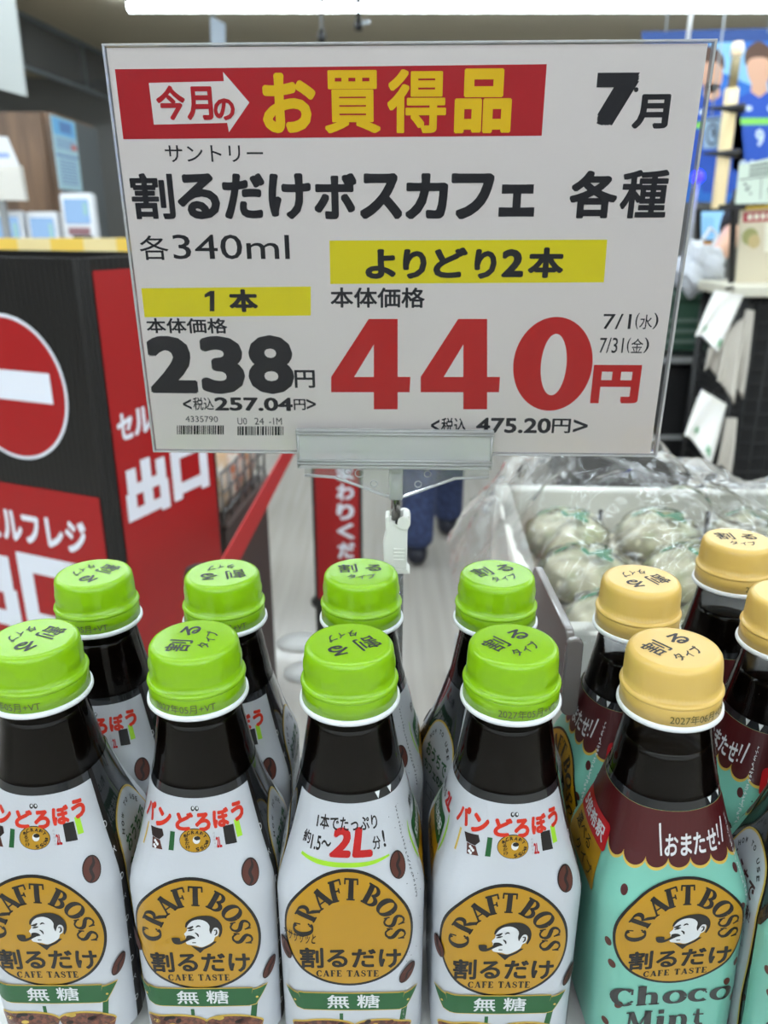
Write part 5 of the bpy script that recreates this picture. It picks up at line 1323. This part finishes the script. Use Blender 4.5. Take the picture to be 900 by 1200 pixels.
# =================================================================== SELF-CHECKOUT AREA (left)
yc = [atY(0, 279, 2.9), atY(152, 277, 2.9)]
pt = empty('yellow_partition', Vector((-1.35, 2.9, 0)), 'low partition with a yellow and cream checked top strip behind the red box', 'partition')
x0, x1 = -2.3, atY(215, 278, 2.9).x; zt = yc[0].z; zb = atY(60, 300, 2.9).z
mb = MB(); n = 14
for i in range(n):
    mb.mi = i % 2; mb.box(((x0 + (x1 - x0) * (i + .5) / n) + 1.35, 0, (zt + zb) / 2), ((x1 - x0) / n - .0004, .05, zt - zb))
mb.build('top_strip', [mat('strip_yellow', (228, 190, 78), .5), mat('strip_cream', (226, 206, 150), .5)], pt)
mb = MB(); mb.box(((x0 + x1) / 2 + 1.35, 0, zb / 2), (x1 - x0, .045, zb - .001), bev=.002); mb.build('panel', mat('partition_beige', (150, 140, 120), .6), pt)
ck = empty('checkout_counter', Vector((-2.6, 6.0, 0)), 'long grey self-checkout counter carrying the white terminals', 'counter')
mb = MB(); mb.box((0, 0, .49), (2.4, .6, .96), bev=.01); mb.build('counter_body', mat('checkout_grey', (92, 88, 86), .5), ck)
mb = MB(); mb.box((0, 0, .985), (2.44, .64, .03), bev=.006); mb.build('counter_top', mat('checkout_top', (150, 146, 142), .4), ck)
term_m = mat('terminal_white', (232, 234, 238), .35, coat=.2); tsc_m = mat('terminal_screen', (60, 80, 100), .2, emit=(140, 175, 215), es=.75); tsc2 = mat('terminal_screen_green', (60, 90, 90), .2, emit=(150, 190, 190), es=.75)
def terminal(x0, x1, yt, Y, label, tall):
    a_, b_ = atY(x0, yt, Y), atY(x1, yt, Y); wd_ = b_.x - a_.x; z1 = a_.z; z0 = 1.0015
    r = empty('self_checkout_terminal', Vector(((a_.x + b_.x) / 2, Y, z0)), label, 'self-checkout terminal')
    H_ = z1 - z0
    tilt = Matrix.Rotation(math.radians(-12), 3, 'X')
    mb = MB(); mb.prism(rrect(wd_, H_, .03), .09, frame(Vector((0, .03, 0)), Vector((1, 0, 0)), UP), .012); mb.build('housing', term_m, r)
    sh = .16 if tall else H_ - .08; base = H_ - sh - .04
    mb = MB(); mb.prism([(p[0], p[1] + base) for p in rrect(wd_ * .74, sh, .01)], .006, frame(Vector((0, -.0165, 0)), Vector((1, 0, 0)), UP)); mb.build('screen', tsc_m, r)
    mb = MB(); mb.box((wd_ * .26, -.0205, base + sh * .6), (wd_ * .12, .003, sh * .5)); mb.build('screen_button', tsc2, r)
    if tall:
        mb = MB(); mb.box((.0, -.017, base - .05), (wd_ * .66, .01, .05), bev=.004); mb.build('printer_slot', mat('slot_red_grey', (150, 110, 116), .5), r)
        mb = MB(); mb.box((.02, -.017, base - .115), (wd_ * .6, .012, .07), bev=.004); mb.build('cash_tray', BLACK, r)
    return r
terminal(-14, 26, 247, 5.9, 'white self-checkout terminal partly cut by the left picture edge', False)
terminal(30, 67, 248, 5.9, 'white self-checkout terminal with a blue screen, middle of three', False)
terminal(69, 108, 226, 5.85, 'tall white self-checkout terminal with black tray below its screen', True)
cbx = atY(60, 130, 6.45)
cb = empty('wood_cabinet', Vector((cbx.x, 6.45, 0)), 'tall brown wood cabinet with a grey side panel behind the terminals', 'cabinet')
ctop = atY(30, 131, 6.45).z
wood_m = mat('cabinet_wood', (140, 110, 86), .5, noise=((14, 14, 1.2), (104, 82, 66), .35, .65))
mb = MB(); mb.box((-.45, .45, ctop / 2), (.9, .88, ctop), bev=.004); mb.box((-.08, .0, ctop / 2), (.012, .04, ctop - .01)); mb.build('front_board', wood_m, cb)
mb = MB(); mb.box((.012, .46, ctop / 2 - .01), (.02, .90, ctop - .02), bev=.003); mb.build('side_panel', mat('cabinet_grey', (98, 102, 104), .5), cb)
po = empty('blue_poster', Vector((cbx.x + .024, 6.47, 0)), 'pale blue instruction poster taped to the grey cabinet side', 'poster')
p00 = atplane(62, 137, Vector((cbx.x + .024, 0, 0)), Vector((1, 0, 0))); p11 = atplane(92, 222, Vector((cbx.x + .024, 0, 0)), Vector((1, 0, 0)))
def psx(px, py): 
    p = atplane(px, py, Vector((cbx.x + .024, 0, 0)), Vector((1, 0, 0))); return p - po.location
mb = MB(); ya, yb_, za, zb2 = psx(64, 180).y, psx(91, 180).y, psx(76, 222).z, psx(76, 140).z
mb.box((.003, (ya + yb_) / 2, (za + zb2) / 2), (.004, yb_ - ya, zb2 - za)); a = Art()
a.rect(.04, .75, .96, .98, 1, 1); a.rect(.3, .8, .8, .95, 2, 2)
for k in range(5): a.rect(.1, .70 - .03 * k, .9, .712 - .03 * k, 2, 1)
a.rect(.7, .58, .95, .66, 3, 2); a.rect(.04, .46, .96, .49, 2, 1)
for k in range(8): a.rect(.15, .4 - .045 * k, .85, .415 - .045 * k, 2, 1)
a.build(mb.bm, lambda u, v, l: Vector((.0055 + .0005 * l, ya + (yb_ - ya) * u, za + (zb2 - za) * v)))
mb.build('sheet', [mat('poster_pale', (186, 220, 232), .4), mat('poster_sky', (120, 190, 236), .4), mat('poster_blue', (104, 140, 196), .5), mat('poster_red', (206, 120, 120), .5)], po)
ps = empty('paper_stand', atY(10, 234, 5.75), 'white paper stand with blue print at the left picture edge', 'notice')
a = Art(); a.rect(.3, .35, .85, .5, 1, 1)
panel('paper_sheet', [(-25, 158), (8, 160), (24, 198), (-25, 200)], 5.80, mat('stand_paper', (226, 228, 232), .5), ps, .01, (a, [mat('paper_blue', (150, 170, 220), .5)]))
panel('holder', [(-25, 195), (22, 194), (29, 235), (-25, 234)], 5.75, mat('holder_white', (224, 220, 212), .5), ps, .06)
mb = MB(); mb.box((-.06, .03, -(ps.location.z - 1.0) / 2 - .001), (.04, .04, ps.location.z - 1.004)); mb.build('post', MATS['strip_pale'], ps)
# smoke barrier of dark glass below the ceiling, hanging board
gX = -3.1
dB = Vector((math.sin(math.radians(5)), math.cos(math.radians(5)), 0))
sb_ = empty('smoke_barrier', Vector((gX - .1, 5.0, RZ)), 'dark hanging glass smoke barrier along the ceiling at upper left', 'glass barrier', rz=math.radians(-5))
mb = MB(); mb.box((0, 2.5, -.21), (.01, 5.0, .38)); mb.build('glass', film('smoke_glass', (196, 198, 196), .03, 1.4, milky=.08), sb_)
mb = MB(); mb.box((0, 2.5, -.013), (.05, 5.0, .024)); mb.box((0, 2.5, -.405), (.03, 5.0, .03)); 
for y_ in (1.2, 2.4, 3.6): mb.box((0, y_, -.21), (.014, .02, .38))
mb.build('rail', mat('rail_grey', (128, 136, 138), .4, metal=.3), sb_)
hb = empty('hanging_board', atY(5, 0, 4.2), 'blank white board hanging at the top left corner', 'board')
panel('board', [(-60, -90), (6, -90), (31, 113), (-60, 88)], 4.2, mat('board_white', (172, 176, 174), .6), hb, .012)
for px in (-40, 0):
    q = atY(px, -90, 4.2) - hb.location; mb = MB(); mb.tube([q, Vector((q.x, q.y, RZ - hb.location.z))], .005, 6); mb.build('hanging_cord', MATS['cord_grey'], hb)
# small things hanging from the ceiling
def hang(px, y0, y1, Y, r, nm, label, m, end=None):
    p0, p1 = atY(px, y0, Y), atY(px, y1, Y); rr = empty(nm, p1, label, 'ceiling fitting')
    mb = MB(); mb.tube([Vector((0, 0, 0)), Vector((0, 0, RZ - p1.z))], r, 8); mb.build('rod', m, rr)
    if end: mb = MB(); mb.lathe([(0, .05), (.018, .045), (.03, .01), (.026, -.03), (0, -.035)], 16, Matrix.Translation((0, 0, -.01))); mb.build('end_piece', end, rr)
    return rr
hang(377, 5, 42, 6.4, .012, 'ceiling_hook', 'thin clear rod with a dark end hanging above the banner arrow', film('clear_rod', (200, 204, 206), .1, 1.5, milky=.2), BLACK)
r_ = hang(420, 5, 28, 6.4, .016, 'ceiling_spotlight', 'small dark spotlight hanging under the long strip light', BLACK, BLACK)
mb = MB(); mb.tube([(0, 0, 0), (.08, -.02, .01)], .014, 10); mb.build('arm', MATS['cord_grey'], r_)
hang(806, 18, 48, 5.7, .014, 'ceiling_rod', 'white rod hanging above the top right corner of the sign', WHITE)
cs2 = empty('ceiling_sign', atY(252, 45, 6.6), 'small translucent bluish sign hanging from the ceiling above the arrow', 'sign')
panel('sign_plate', [(246, 18), (264, 28), (264, 56), (247, 56)], 6.6, mat('plate_blue_grey', (132, 144, 156), .3), cs2, .01)
mb = MB(); q = atY(250, 20, 6.6) - cs2.location; mb.tube([q, Vector((q.x, q.y, RZ - cs2.location.z))], .005, 6); mb.build('hanging_cord', MATS['cord_grey'], cs2)
